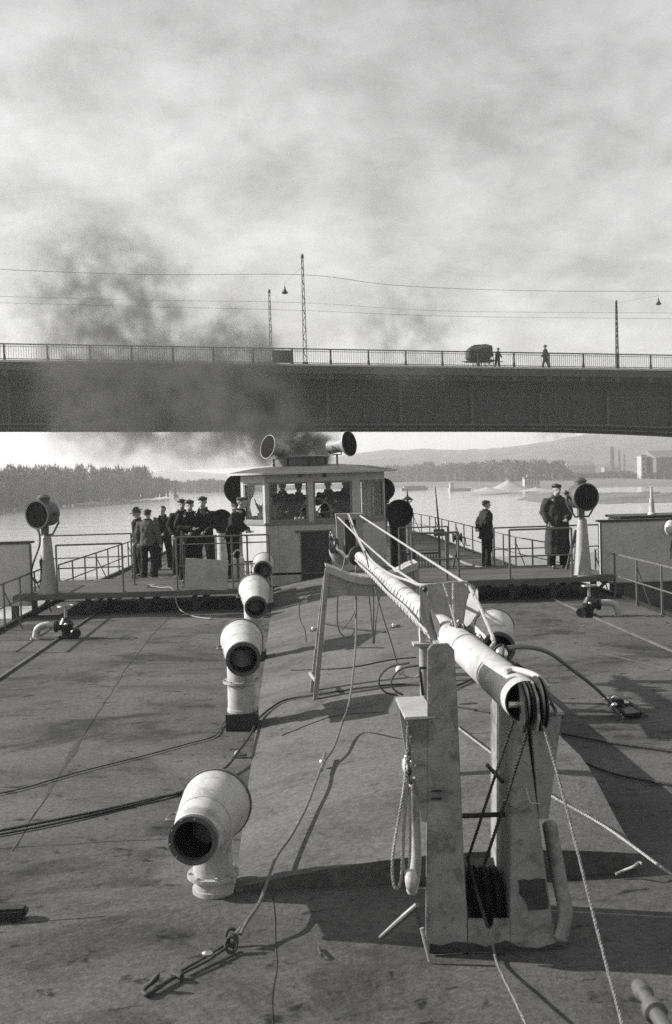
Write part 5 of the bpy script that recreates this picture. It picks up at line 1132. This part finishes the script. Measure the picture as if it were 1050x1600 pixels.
mb = MB(); mb.tube([T(508,976)+V((0,0,.02)), T(560,985)+V((0,0,.02)), T(602,989)+V((0,0,.02))], .014, 8); tag(mb.obj('iron_bar', M_WIRE, origin=T(508,976)), 'black iron bar lying on the trunk behind the trestle', 'bar')
def knot(c, s_, label, m=M_CHROME, name='wire_clamp'):
    c = V(c); t = thing(name, label, 'clamp', c)
    mb = MB(); mb.ball(c+V((0,0,s_)), (s_,s_*.8,s_), 12, 8); mb.obj('knob', m, t, origin=c)
    mb = MB(); mb.lathe(c+V((s_*1.2,0,s_*.7)), (1,.3,.2), [(0,0),(0,s_*.6),(s_*1.1,s_*.6),(s_*1.1,0)], 6); mb.obj('nut', M_STEEL, t, origin=c)
    mb = MB(); mb.box(c+V((0,0,s_*.3)), (s_*3,s_*1.4,s_*.5)); mb.obj('saddle', M_STEEL, t, bevel=s_*.1, origin=c)
knot(T(490,986), .036, 'bright shackle clamp at the left end of the iron bar')
knot(T(616,981), .036, 'bright shackle clamp at the right end of the iron bar')
knot(G(372,1184,.0), .035, 'pale wire clamp on the thick cable behind the nearest ventilator', m=M_ROPEW)
# cargo runner: hangs from the masthead collar, runs over the trunk to the hook near the camera
RN = [Py(556,884,11.6), Py(556,940,10.9), Py(556,1000,10.2), Py(551,1060,9.3), Py(544,1105,8.6), T(536,1150)+V((0,0,.13)), T(522,1182)+V((0,0,.08)), T(506,1203)+V((0,0,.06)), T(494,1236)+V((0,0,.07)), T(478,1275)+V((0,0,.055)), T(455,1320)+V((0,0,.06)), T(431,1361)+V((0,0,.08)), G(408,1405,.14), G(386,1440,.10), G(376,1460,.08)]
rope('cargo_runner', 'dark wire runner hanging from the mast collar down to the foreground hook', RN, .0105, M_CABLE, twist=False)
bk = G(506,1206,.1); t = thing('runner_block', 'small bright swivel block halfway along the dark runner', 'block', T(506,1203))
mb = MB(); mb.ball(T(504,1202)+V((0,0,.055)), (.028,.028,.034), 12, 8); mb.obj('shell', M_CHROME, t, origin=T(506,1203))
mb = MB(); mb.tube([T(508,1190)+V((0,0,.07)), T(503,1214)+V((0,0,.055))], .014, 8); mb.obj('swivel', M_STEEL, t, origin=T(506,1203))
# hook assembly
hk = thing('cargo_hook', 'dark iron cargo hook with links lying on the foreground deck', 'hook', G(300,1520)); HO = G(300,1520)
def kk(mb, n, m): mb.obj(n, m, hk, origin=HO)
for c, r_ in ((G(361,1463,.05), .038), (G(361,1476,.05), .038), (G(364,1470,.06), .03)):
    mb = MB(); mb.tube([c+V((math.cos(a)*r_*.8, math.sin(a)*r_*.5, math.sin(a)*r_*.9)) for a in [6.283*i/16 for i in range(17)]], .010, 7); kk(mb, 'chain_link', M_RUST)
mb = MB(); mb.tube([G(379,1448,.09), G(367,1462,.07)], .014, 8); kk(mb, 'socket', M_STEEL)
for dx in (0, 5):
    mb = MB(); mb.tube([G(355+dx*.2,1474+dx,.04), G(320+dx,1496+dx,.03), G(283+dx*.4,1517+dx*.8,.025)], .0075, 7); kk(mb, 'rod', M_RUST)
mb = MB(); mb.ball(G(324,1490,.045), (.03,.022,.018), 10, 7); kk(mb, 'bright_nut', M_CHROME)
mb = MB(); mb.tube([G(270,1520,.03), G(284,1526,.03)], .017, 8); kk(mb, 'collar', M_RUST)
mb = MB(); P = smoothpts([G(283,1521,.025), G(262,1533,.022), G(243,1546,.02), G(230,1554,.02), G(224,1550,.02), G(228,1543,.03), G(238,1534,.05), G(249,1521,.09)], 6); mb.tube(P, [.012]*(len(P)-8)+[.013,.015,.018,.018,.016,.013,.009,.005], 9); kk(mb, 'hook', M_RUST)
# loops hanging under the saddle beam
def loopw(pts, Y, lab, m=M_CABLE, r=.007): rope('hanging_line', lab, [Py(x,y,Y) for x,y in pts], r, m, seg=6)
loopw([(528,932),(527,965),(530,985),(540,996),(550,993),(556,975),(557,932)], SY-.05, 'wide wire loop hanging under the saddle beam, leftmost')
loopw([(570,860),(580,905),(584,935),(583,1004)], SY-.1, 'straight wire hanging beside the mast under the saddle beam')
loopw([(577,932),(580,965),(584,1006),(588,965),(593,932)], SY-.03, 'narrow wire loop hanging under the middle of the saddle beam')
loopw([(586,918),(597,960),(610,1000),(620,1035),(625,1046)], SY-.6, 'slanting pale line from the mast down to the small float', M_ROPE, .009)
loopw([(556,950),(548,968),(534,984)], SY+.1, 'short slanting line crossing the leftmost wire loop')
loopw([(625,1050),(634,1056),(648,1058),(660,1050)], SY-1.5, 'pale line curving from the small float to the crank', M_ROPEW, .008)
mb = MB(); c = Py(625,1047,SY-1.2); mb.ball(c, (.045,.045,.05), 12, 8); tag(mb.obj('small_float', M_WHITE, origin=c), 'small white float hanging on the slanting line', 'float')
rope('wire_ring', 'large ring of black wire standing behind the flanged post', [Pd(640,1036,8.6), Pd(608,1043,8.6), Pd(592,1062,8.6), Pd(600,1080,8.6), Pd(622,1087,8.6)], .008, M_WIRE)
rope('wire_ring', 'smaller ring of black wire inside the large one', [Pd(655,1040,8.3), Pd(628,1045,8.3), Pd(612,1062,8.3), Pd(616,1078,8.3), Pd(630,1086,8.3)], .008, M_WIRE)
# deck plate with bright fittings at the right
c = G(972,1103,0); t = thing('mooring_plate', 'dark deck plate with bright nuts where the grey cable ends', 'plate', c)
mb = MB(); mb.plate([G(940,1092,.03), G(962,1089,.03), G(1010,1117,.03), G(980,1121,.03)], (0,0,.035)); mb.obj('plate', M_BLACK, t, bevel=.008, origin=c)
for x0, y0, x1, y1 in ((941,1092,975,1123), (978,1094,1011,1119)): mb = MB(); mb.tube([G(x0,y0,.08), G(x1,y1,.05)], .016, 7); mb.obj('side_bar', M_RUST, t, origin=c)
for x, y in ((947,1091),(960,1090),(960,1101),(978,1098)): mb = MB(); mb.ball(G(x,y,.09), (.035,.03,.025), 8, 6); mb.obj('nut', M_CHROME, t, origin=c)
mb = MB(); mb.box(G(965,1096,.1), (.10,.12,.07)); mb.obj('clamp', M_BLACK, t, bevel=.01, origin=c)
# bits on the deck
c = G(5,1437,0); mb = MB(); a = Py(-20,1432,c.y-.1); mb.box(V((Py(8,1430,c.y).x, c.y, .045)), (.26,.09,.06)); tag(mb.obj('cable_shoe', M_BLACK, bevel=.015, origin=c), 'flat black iron block on the deck at the left edge', 'block')
mb = MB(); P = [G(498,1480,.012), G(500,1488,.03), G(505,1496,.012)]; mb.tube(smoothpts(P,5), .008, 7); tag(mb.obj('iron_scrap', M_RUST, origin=P[0]), 'small bent iron scrap on the deck left of the tabernacle', 'scrap')
mb = MB(); P = [G(962,1366,.03), G(975,1360,.05), G(990,1354,.09), G(998,1348,.10), G(1003,1350,.10)]; mb.tube(smoothpts(P,5), .009, 8); tag(mb.obj('bent_rod', M_GREY, origin=P[0]), 'bent pale iron rod at the right near corner of the trunk', 'rod')
c = G(560,1105,0)
# blurred pipe close to the lens at bottom right
a = Pd(985,1528,3.2); b = Pd(1035,1610,2.9); dd = (b-a).normalized(); t = thing('hand_pump', 'pale jointed pipe rising from the deck at the bottom right corner', 'pipe', V((a.x,a.y,0)))
O3 = V((a.x,a.y,0)); mb = MB(); mb.lathe(a+V((.03,0,-.03)), dd, [(0,0),(0,.028),(.05,.03),(.06,.022),(.12,.022),(.125,.036),(.16,.036),(.165,.024),(1.3,.03)], 18); mb.obj('barrel', M_GREYD, t, origin=O3)
mb = MB(); e = a+dd*1.2; mb.tube([e, V((e.x+.1,e.y,.02))], .04, 10); mb.obj('foot', M_GREYD, t, origin=O3)
# ================================================================ PEOPLE
def remesh(mb, name, mat_, parent, vox, origin, smooth_it=2, disp=0.0, dscale=9, seed=0):
    o = mb.obj(name, mat_, None, smooth=0)
    md = o.modifiers.new('r', 'REMESH'); md.mode = 'VOXEL'; md.voxel_size = vox; md.use_smooth_shade = True
    if smooth_it: s = o.modifiers.new('s', 'SMOOTH'); s.iterations = smooth_it; s.factor = .6
    dg = bpy.context.evaluated_depsgraph_get(); me = bpy.data.meshes.new_from_object(o.evaluated_get(dg))
    bpy.data.objects.remove(o)
    if disp:
        for v in me.vertices: v.co += v.normal*disp*mnoise.noise(Vector((v.co.x*dscale, v.co.y*dscale, v.co.z*dscale*.55+seed)))
    me.materials.clear(); me.materials.append(mat_); me.name = name
    me.polygons.foreach_set('use_smooth', [True]*len(me.polygons))
    n = bpy.data.objects.new(name, me); COL.objects.link(n); n.parent = parent; return n
def loft(mb, secs, seg=16):
    vs = []
    for (z, cx, cy, rx, ry) in secs:
        for k in range(seg):
            a = 6.2832*k/seg; vs.append((cx+rx*math.copysign(abs(math.cos(a))**.85, math.cos(a)), cy+ry*math.copysign(abs(math.sin(a))**.85, math.sin(a)), z))
    n = len(secs); mb.add(vs, [(i*seg+k, i*seg+(k+1)%seg, (i+1)*seg+(k+1)%seg, (i+1)*seg+k) for i in range(n-1) for k in range(seg)] + [tuple(range(seg))[::-1], tuple((n-1)*seg+k for k in range(seg))])
PEOPLE = 0
def person(loc, yaw, h, label, jacket, trousers, arms='down', hat='cap', hatm=None, coat=0.0, lean=0.0, stance=.10, step=0.0, head=(0,0), hair=None, vox=.016, belly=0.0, detail=True, group=None, wide=1.13):
    """figure facing local -Y; yaw turns it; arms = 'down'|'behind'|'folded'|'hip'|'front'|'rail'|'wheel'|'swing'"""
    global PEOPLE; PEOPLE += 1
    k = h/1.75; t = thing('person', label, 'person', loc, group); t.rotation_euler = (0,0,yaw); t.scale = (k*wide,k*wide,k)
    S = lambda z: lean*max(0, z-.95)*-1.0              # forward lean offset in y
    def J(x, y, z): return V((x, y+S(z), z-(lean**2)*.25*max(0, z-.95)))
    # joints
    hipL, hipR = J(-.095,0,.92), J(.095,0,.92)
    kn = [J(-.10-stance*.3,-.02-step*.5,.50), J(.10+stance*.3,-.02+step*.5,.50)]; an = [J(-.09-stance*.6,.02-step,.09), J(.09+stance*.6,.02+step,.09)]
    sh = [J(-.172,.01,1.40), J(.172,.01,1.40)]
    AR = {'down': [((-.245,.03,1.15),(-.25,-.05,.90)), ((.245,.03,1.15),(.25,-.05,.90))],
          'behind': [((-.26,.10,1.16),(-.07,.19,1.0)), ((.26,.10,1.16),(.05,.20,1.0))],
          'folded': [((-.27,-.06,1.17),(.02,-.23,1.14)), ((.27,-.05,1.17),(.02,-.22,1.05))],
          'hip': [((-.36,.06,1.18),(-.19,-.06,1.0)), ((.25,.03,1.15),(.25,-.05,.9))],
          'front': [((-.24,0,1.15),(-.09,-.22,1.03)), ((.24,0,1.15),(.10,-.22,1.0))],
          'pocket': [((-.25,.05,1.16),(-.19,-.08,.96)), ((.24,0,1.15),(.10,-.22,1.02))],
          'rail': [((-.24,-.06,1.14),(-.13,-.26,1.02)), ((.24,-.06,1.14),(.12,-.27,1.02))],
          'wheel': [((-.24,-.12,1.18),(-.16,-.34,1.22)), ((.24,-.12,1.18),(.16,-.34,1.22))],
          'swing': [((-.24,-.08,1.16),(-.22,-.22,.95)), ((.24,.10,1.16),(.22,.12,.90))]}[arms]
    el = [J(*AR[0][0]), J(*AR[1][0])]; wr = [J(*AR[0][1]), J(*AR[1][1])]
    hd = J(0,-.015,1.62)+V((0,-.02*abs(head[1]),0)); HR = Matrix.Rotation(head[0], 3, 'Z') @ Matrix.Rotation(head[1], 3, 'X')
    # ---- body: one continuous skin surface
    b = MB()
    loft(b, [(.88,0,S(.9),.15,.105),(1.0,0,S(1.0),.145,.10),(1.12,0,S(1.12),.13,.095),(1.28,0,S(1.28),.155,.11),(1.40,0,S(1.4),.16,.10),(1.46,0,S(1.46),.10,.07)])
    b.tube([J(0,.005,1.42), J(0,-.005,1.56)], [.062,.052], 12)
    for s_ in (0,1):
        b.tube([(hipL,hipR)[s_], kn[s_], an[s_]], [.085,.056,.036], 10); b.tube([an[s_]+V((0,.04,-.05)), an[s_]+V((0,-.13,-.06))], [.036,.03], 8)
        b.tube([sh[s_], el[s_], wr[s_]], [.05,.038,.026], 10)
        d = (wr[s_]-el[s_]).normalized(); pc = wr[s_]+d*.05; b.ball(pc, (.032,.022,.045), 10, 8)
    b.ball(hd+V((0,.01,.03)), (.074,.094,.098), 18, 14, M=HR)              # skull
    b.ball(hd+HR@V((0,-.028,-.05)), (.052,.056,.062), 14, 10)                # jaw
    b.ball(hd+HR@V((0,-.098,-.012)), (.012,.020,.024), 8, 6)                 # nose
    b.ball(hd+HR@V((0,-.085,.018)), (.045,.012,.010), 8, 6)                  # brow
    b.ball(hd+HR@V((0,-.08,-.062)), (.022,.014,.007), 8, 6)                  # lips
    for s_ in (-1,1): b.ball(hd+HR@V((s_*.074,.012,-.004)), (.010,.020,.028), 8, 6)
    body = remesh(b, 'body', M_SKIN, t, vox*.72, None, 1)
    # fingers
    if detail:
        fm = MB()
        for s_ in (0,1):
            d = (wr[s_]-el[s_]).normalized(); side = d.cross(V((0,0,1))).normalized() if abs(d.z) < .95 else V((0,1,0)); pal = d.cross(side).normalized()
            pc = wr[s_]+d*.05
            for q in range(4):
                o0 = pc+side*((q-1.5)*.016)+d*.03; ln = (.06,.07,.066,.05)[q]
                fm.tube([o0, o0+d*ln*.5-pal*.006, o0+d*ln*.85-pal*.024, o0+d*ln*.95-pal*.042], [.0088,.0085,.0075,.006], 6)
            o0 = pc+side*.024-d*.01; fm.tube([o0, o0+side*.024+d*.02, o0+side*.026+d*.048], [.010,.009,.007], 6)
        me2 = fm.obj('body', M_SKIN, None); bm = bmesh.new(); bm.from_mesh(body.data); bm.from_mesh(me2.data); bm.to_mesh(body.data); bm.free(); bpy.data.objects.remove(me2)
        body.data.polygons.foreach_set('use_smooth', [True]*len(body.data.polygons))
    # eyes and mouth
    ey = MB()
    for s_ in (-1,1): ey.ball(hd+HR@V((s_*.031,-.083,.004)), (.011,.006,.007), 8, 6)
    ey.ball(hd+HR@V((0,-.090,-.062)), (.018,.004,.003), 8, 5)
    e = ey.obj('eyes', M_HAIR, None, smooth=60); e.parent = t
    hr = MB(); hr.ball(hd+HR@V((0,.022,.042)), (.080,.092,.092), 18, 12, M=HR)
    o = hr.obj('hair', M_HAIR, None, smooth=80)
    bm = bmesh.new(); bm.from_mesh(o.data); inv = HR.inverted()
    dl = [v for v in bm.verts if (inv@(v.co-hd)).z < .02+.9*max(0, -(inv@(v.co-hd)).y-.01) - .6*max(0,(inv@(v.co-hd)).y)]
    bmesh.ops.delete(bm, geom=dl, context='VERTS'); bm.to_mesh(o.data); bm.free(); o.parent = t
    if hair: o.data.materials[0] = hair
    # ---- clothes
    j = MB(); bl = belly
    if coat:
        secs = [(coat,0,.02,.235,.18),(coat+.03,0,.02,.24,.185),(.8,0,S(.8),.215,.165),(1.0,0,S(1.0),.20,.15),(1.12,0,S(1.12),.195,.145),(1.28,0,S(1.28)+.005,.205,.15),(1.39,0,S(1.39)+.01,.18,.128),(1.465,0,S(1.46)+.01,.12,.09),(1.50,0,S(1.5),.075,.07)]
    else:
        secs = [(.84,0,S(.86)-.0,.185,.135+bl),(.90,0,S(.9),.19,.14+bl),(1.02,0,S(1.02),.175,.13+bl),(1.14,0,S(1.14),.17,.13+bl*.6),(1.28,0,S(1.28)+.005,.185,.14),(1.38,0,S(1.38)+.01,.168,.122),(1.45,0,S(1.45)+.01,.115,.085),(1.495,0,S(1.49),.075,.068)]
    loft(j, secs)
    ex = .016 if coat else .0
    for s_ in (0,1):
        d = (wr[s_]-el[s_]).normalized()
        j.tube([sh[s_]+V(((.03,-.03)[s_],0,-.02)), sh[s_], sh[s_].lerp(el[s_],.5), el[s_], el[s_].lerp(wr[s_],.5), wr[s_]-d*.005], [.08+ex,.078+ex,.068+ex,.062+ex,.056+ex,.050+ex], 12)
    if not coat: j.tube([V((0,S(.84),.835)), V((0,S(.84),.84))], .01, 4)
    jo = remesh(j, 'overcoat' if coat else 'jacket', jacket, t, vox, None, 2, .022, 13, PEOPLE)
    # lapels / collar
    c = MB()
    for s_ in (-1,1): c.plate([J(s_*.02,-.155 if coat else -.135,1.22), J(s_*.085,-.13,1.38), J(s_*.07,-.06,1.49), J(s_*.025,-.10,1.44)], (0,-.012,0))
    c.tube([J(math.cos(a)*.078, math.sin(a)*.072+.0, 1.49+.02*math.sin(a)) for a in [6.283*i/14 for i in range(15)]], .016, 6)
    q = c.obj('collar', jacket, None, smooth=50); q.parent = t
    tr = MB(); loft(tr, [(.80,0,0,.145,.115),(.90,0,0,.165,.12),(1.0,0,S(1.0),.16,.118)])
    for s_ in (0,1):
        hp = (hipL,hipR)[s_]; tr.tube([hp, hp.lerp(kn[s_],.5), kn[s_], kn[s_].lerp(an[s_],.5), an[s_]+V((0,0,-.03))], [.105,.096,.082,.078,.082], 12)
    remesh(tr, 'trousers', trousers, t, vox, None, 2, .014, 11, PEOPLE+9)
    for s_ in (0,1):
        f = MB(); a0 = an[s_]; f.add(*_shoe(a0)); q = f.obj('shoe', M_BLACK, None, smooth=50); q.parent = t
    # ---- hat
    hm = hatm or M_BLACK; ht = MB()
    if hat == 'cap':
        ht.lathe(V((0,0,0)), (0,0,1), [(-.02,.082),(.01,.087),(.025,.094),(.04,.088),(.052,.058),(.057,0)], 20)
        ht.plate([V((-.068,-.05,.0)), V((.068,-.05,.0)), V((.045,-.115,-.014)), V((0,-.128,-.018)), V((-.045,-.115,-.014))], (0,0,.012))
    elif hat == 'hat':
        ht.lathe(V((0,0,0)), (0,0,1), [(0,.085),(-.004,.15),(.004,.152),(.010,.088),(.02,.088),(.09,.08),(.115,.06),(.10,.0)], 22)
    elif hat == 'beret':
        ht.lathe(V((0,0,0)), (0,0,1), [(0,.085),(.02,.10),(.045,.105),(.065,.07),(.07,0)], 18)
    if hat:
        ht.v = [tuple(HR@V((v[0],v[1]*1.12,v[2])) + hd + HR@V((0,.012,.062))) for v in ht.v]
        q = ht.obj(('hat' if hat == 'hat' else 'cap'), hm, None, smooth=50); q.parent = t
    return t
def _shoe(a):
    P = []
    for (y, z, w_) in ((.06,-.085,.032),(-.02,-.085,.036),(-.12,-.085,.042),(-.17,-.085,.028)): P += [(a.x-w_, a.y+y, a.z+z), (a.x+w_, a.y+y, a.z+z)]
    for (y, z, w_) in ((.05,-.01,.028),(-.02,.0,.03),(-.11,-.045,.034),(-.16,-.055,.022)): P += [(a.x-w_, a.y+y, a.z+z), (a.x+w_, a.y+y, a.z+z)]
    f = [(0,2,3,1),(2,4,5,3),(4,6,7,5),(8,9,11,10),(10,11,13,12),(12,13,15,14)] + [(i,i+8,i+10,i+2) for i in (0,2,4)] + [(i+1,i+3,i+11,i+9) for i in (0,2,4)] + [(0,1,9,8),(6,14,15,7)]
    return P, f
C_NAVY = cloth('dark_wool', .016); C_BLACK = cloth('black_cloth', .010); C_GREY = cloth('grey_wool', .075); C_COAT = cloth('coat_cloth', .036); C_BROWN = cloth('brown_cloth', .045); C_WORK = cloth('work_cloth', .022)
H_GREY = mat('grey_hair', .22, .8, vary=.2, scale=30, bump=.3)
def at(px, D, z):
    p = Pd(px, 880, D); return V((p.x, p.y, z))
person(at(218, 26.6, 0), rad(-60), 1.78, 'man in a brimmed hat looking down, elbow out, hand on his hip', C_NAVY, C_BLACK, 'hip', 'hat', head=(rad(-10), rad(22)))
person(at(233, 25.5, 0), rad(165), 1.80, 'man in a lighter grey jacket seen from behind, beside the brimmed hat', C_GREY, C_BLACK, 'down', 'cap', stance=.05)
person(at(257, 28.0, 0), rad(-12), 1.80, 'bareheaded man facing the camera with hands before his belt', C_BLACK, C_BLACK, 'front', None, stance=.12, head=(0, rad(8)))
person(at(287, 21.45, PZ), rad(10), 1.70, 'man with cap half hidden behind the man at the white board', C_NAVY, C_BLACK, 'pocket', 'cap')
person(at(299, 20.5, PZ), rad(8), 1.70, 'stout man in a dark jacket and cap with bent arms, behind the board', C_BLACK, C_BLACK, 'folded', 'cap', belly=.02, stance=.12)
person(at(320, 21.0, PZ), rad(-15), 1.75, 'man in flat cap standing right of the stout man', C_WORK, C_WORK, 'front', 'cap', head=(rad(10), 0))
person(at(364, 21.2, PZ), rad(78), 1.72, 'grey haired man leaning over the railing beside the wheelhouse', C_WORK, C_BLACK, 'rail', 'beret', hatm=C_GREY, lean=.32, hair=H_GREY)
person(at(761, 26.3, 0), rad(98), 1.76, 'man in cap standing turned to the right, hands behind his back', C_WORK, C_BLACK, 'behind', 'cap', stance=.02, coat=.74, wide=1.08)
person(at(872, 21.2, PZ), rad(4), 1.80, 'man in a long double breasted overcoat beside the right searchlight', C_COAT, C_BLACK, 'pocket', 'cap', coat=.29, stance=.05, wide=1.12)
FZ = .70
person(at(445, 24.4, FZ), rad(0), 1.72, 'leftmost man in the wheelhouse, seen through the left front window', C_BLACK, C_BLACK, 'front', 'cap', vox=.02)
person(at(470, 24.7, FZ), rad(20), 1.66, 'man in a brimmed hat in the wheelhouse, left of the centre post', C_NAVY, C_BLACK, 'down', 'hat', vox=.02)
person(at(516, 23.85, FZ), rad(0), 1.74, 'helmsman behind the steering wheel in the right front window', C_BLACK, C_BLACK, 'wheel', 'cap', vox=.02)
person(at(543, 24.5, FZ), rad(-15), 1.75, 'rightmost man in the wheelhouse, beside the helmsman', C_NAVY, C_BLACK, 'down', 'cap', vox=.02)
def on_bridge(px, off):
    s = (Pd(px, 560, 74.6)-BA).dot(bu); return bp(s, off, -1.06)
person(on_bridge(783, 2.2), rad(115), 1.68, 'man pushing the loaded cart over the bridge', C_BLACK, C_BLACK, 'rail', 'cap', lean=.15, vox=.03, step=.1, detail=True)
person(on_bridge(857, 1.2), rad(-100), 1.78, 'lone pedestrian walking along the bridge footway', C_BLACK, C_BLACK, 'swing', 'hat', coat=.6, vox=.03, step=.2, detail=True)
# ================================================================ SMOKE from the tug's funnel
def smoke(name, label, pts, lo, hi, dens, col=.3, seed=0.0, nscale=.32, warp=2.2):
    """one closed box; density = soft tube through pts, torn by noise"""
    mb = MB(); c = (Vector(lo)+Vector(hi))/2; mb.box(c, Vector(hi)-Vector(lo)); o = mb.obj(name, M_BLACK, smooth=0)
    m = bpy.data.materials.new(name); m.use_nodes = True; N = m.node_tree.nodes; L = m.node_tree.links; N.remove(N['Principled BSDF'])
    pv = N.new('ShaderNodeVolumePrincipled'); pv.inputs['Color'].default_value = (col,col,col,1); pv.inputs['Anisotropy'].default_value = .1
    L.new(pv.outputs[0], N['Material Output'].inputs['Volume'])
    geo = N.new('ShaderNodeTexCoord')
    def nz(scale, detail, off):
        mp = N.new('ShaderNodeMapping'); mp.inputs['Location'].default_value = (off, off*.3, -off); L.new(geo.outputs['Object'], mp.inputs[0])
        n = N.new('ShaderNodeTexNoise'); n.inputs['Scale'].default_value = scale; n.inputs['Detail'].default_value = detail; n.inputs['Roughness'].default_value = .55; L.new(mp.outputs[0], n.inputs['Vector']); return n
    wn = nz(nscale*.8, 2, seed); sb = N.new('ShaderNodeVectorMath'); sb.operation = 'SUBTRACT'; L.new(wn.outputs['Color'], sb.inputs[0]); sb.inputs[1].default_value = (.5,.5,.5)
    sl_ = N.new('ShaderNodeVectorMath'); sl_.operation = 'SCALE'; sl_.inputs['Scale'].default_value = warp; L.new(sb.outputs[0], sl_.inputs[0])
    ad = N.new('ShaderNodeVectorMath'); L.new(geo.outputs['Object'], ad.inputs[0]); L.new(sl_.outputs[0], ad.inputs[1])
    cur = None
    def mth(op, a, b2):
        n = N.new('ShaderNodeMath'); n.operation = op
        for i, x in enumerate((a, b2)):
            if isinstance(x, (int, float)): n.inputs[i].default_value = x
            else: L.new(x, n.inputs[i])
        return n.outputs[0]
    for (p, r, wgt) in pts:
        ds = N.new('ShaderNodeVectorMath'); ds.operation = 'DISTANCE'; L.new(ad.outputs[0], ds.inputs[0]); ds.inputs[1].default_value = tuple(p)
        mr = N.new('ShaderNodeMapRange'); mr.interpolation_type = 'SMOOTHSTEP'; L.new(ds.outputs['Value'], mr.inputs[0]); mr.inputs[1].default_value = r; mr.inputs[2].default_value = 0; mr.inputs[3].default_value = 0; mr.inputs[4].default_value = wgt
        cur = mr.outputs[0] if cur is None else mth('MAXIMUM', cur, mr.outputs[0])
    n2 = nz(nscale*3.4, 6, seed+3); mr = N.new('ShaderNodeMapRange'); L.new(n2.outputs[0], mr.inputs[0]); mr.inputs[1].default_value = .44; mr.inputs[2].default_value = .60; mr.inputs[3].default_value = 0; mr.inputs[4].default_value = 1
    L.new(mth('MULTIPLY', mth('MULTIPLY', cur, mr.outputs[0]), dens), pv.inputs['Density'])
    o.data.materials.clear(); o.data.materials.append(m); tag(o, label, 'smoke', None, 'stuff'); return o
SP = []
for (px, py, D, r, wgt) in ((468,697,31,.9,2.6),(440,692,31,1.0,2.8),(470,680,32,1.0,2.2),(415,678,32,1.2,2.0),(400,655,33,1.7,1.0),(372,625,35,2.4,.55),(392,590,35,2.0,.4),(330,610,37,2.9,.35),(280,625,38,3.0,.3),(225,620,39,3.2,.32),(170,590,41,3.3,.32),(140,630,41,2.6,.24),(215,535,42,3.0,.22),(200,480,43,3.3,.2),(160,430,44,3.2,.16),(120,480,45,3.4,.2),(372,528,44,1.7,.36),(640,520,48,3.0,.12)):
    SP.append((Pd(px,py,D), r*1.25, wgt))
lo = V((min(p.x-r for p,r,_ in SP), min(p.y-r for p,r,_ in SP), max(2.85, min(p.z-r for p,r,_ in SP)))); hi = V((max(p.x+r for p,r,_ in SP), max(p.y+r for p,r,_ in SP), max(p.z+r for p,r,_ in SP)))
smoke('funnel_smoke', 'dark coal smoke drifting left from behind the wheelhouse across the bridge', SP, lo, hi, 3.3, col=.16)
FP = [(Pd(952-i*17-6, 694-i*5.0, 560), 5+i*2.6, 1.0-.1*i) for i in range(6)]
lo = V((min(p.x-r for p,r,_ in FP), min(p.y-r for p,r,_ in FP), min(p.z-r for p,r,_ in FP))); hi = V((max(p.x+r for p,r,_ in FP), max(p.y+r for p,r,_ in FP), max(p.z+r for p,r,_ in FP)))
smoke('chimney_smoke', 'dark smoke trailing left from the far factory chimney', FP, lo, hi, .12, col=.25, nscale=.06)
# ================================================================ HAZE
mb = MB(); mb.box((0, 1300, 45), (5200, 3000, 105)); hz = mb.obj('haze', M_BLACK, smooth=0); hz['kind'] = 'stuff'; hz['label'] = 'pale winter haze lying over the river'; hz['category'] = 'haze'
m = bpy.data.materials.new('haze'); m.use_nodes = True; m.node_tree.nodes.remove(m.node_tree.nodes['Principled BSDF'])
pv = m.node_tree.nodes.new('ShaderNodeVolumePrincipled'); pv.inputs['Density'].default_value = .00065; pv.inputs['Color'].default_value = (.93,.93,.93,1); pv.inputs['Anisotropy'].default_value = .25
m.node_tree.links.new(pv.outputs[0], m.node_tree.nodes['Material Output'].inputs['Volume'])
hz.data.materials.clear(); hz.data.materials.append(m)
# ================================================================ repeats share a group phrase
GROUPS = {'deck_ventilator': 'white deck ventilators with round mouths', 'cowl_ventilator': 'black cowl ventilators round the wheelhouse', 'railing': 'steel railings of the deck and walkway',
          'searchlight': 'searchlights on pedestals at the walkway ends', 'side_screen': 'grey side screens at the deck edges', 'roof_lamp': 'round lamps on the wheelhouse roof',
          'lamp_pole': 'poles standing on the bridge', 'street_lamp': 'bell lamps hanging over the bridge', 'span_wire': 'wires holding the bridge lamps', 'overhead_wire': 'overhead wires along the bridge',
          'house': 'houses on the far hillside', 'building': 'works buildings on the far bank', 'factory_chimney': 'factory chimneys at the works', 'river_barge': 'boats moored along the far banks',
          'sand_heap': 'sand heaps on the far bank', 'deck_valve': 'deck valves with bent white pipes', 'window_curtain': 'curtain strips in the wheelhouse window', 'pulley_block': 'pulley blocks of the mast rigging',
          'spar_fender': 'spar fenders beside the tabernacle', 'wire_clamp': 'bright wire clamps on deck', 'deck_cable': 'black cables lying on the deck', 'heavy_cable': 'thick cables crossing the left deck',
          'rope_coil': 'rope loops left of the tabernacle', 'hanging_line': 'lines hanging under the saddle beam', 'lashed_rope': 'ropes lashed along the mast', 'stay_rope': 'tight pale mast stays',
          'bracket_line': 'pale lines hanging from the mast bracket', 'heel_rope': 'black wire ropes from the mast heel', 'loose_wire': 'bowed black wires at the mast heel', 'thin_line': 'thin lines at the masthead',
          'trunk_cable': 'cables lying across the trunk', 'wire_ring': 'rings of black wire behind the flanged post'}
for o in list(sc.objects):
    if o.parent is None and o.get('label') and not o.get('group'):
        b0 = o.name.split('.')[0]
        if b0 in GROUPS: o['group'] = GROUPS[b0]
        elif b0 == 'person':
            o['group'] = ('people on the road bridge' if o.location.z > 6 else 'men inside the wheelhouse' if 'wheelhouse' in o['label'] and abs(o.location.z-.70) < .01 or 'helmsman' in o['label'] else 'crew standing on the open deck')
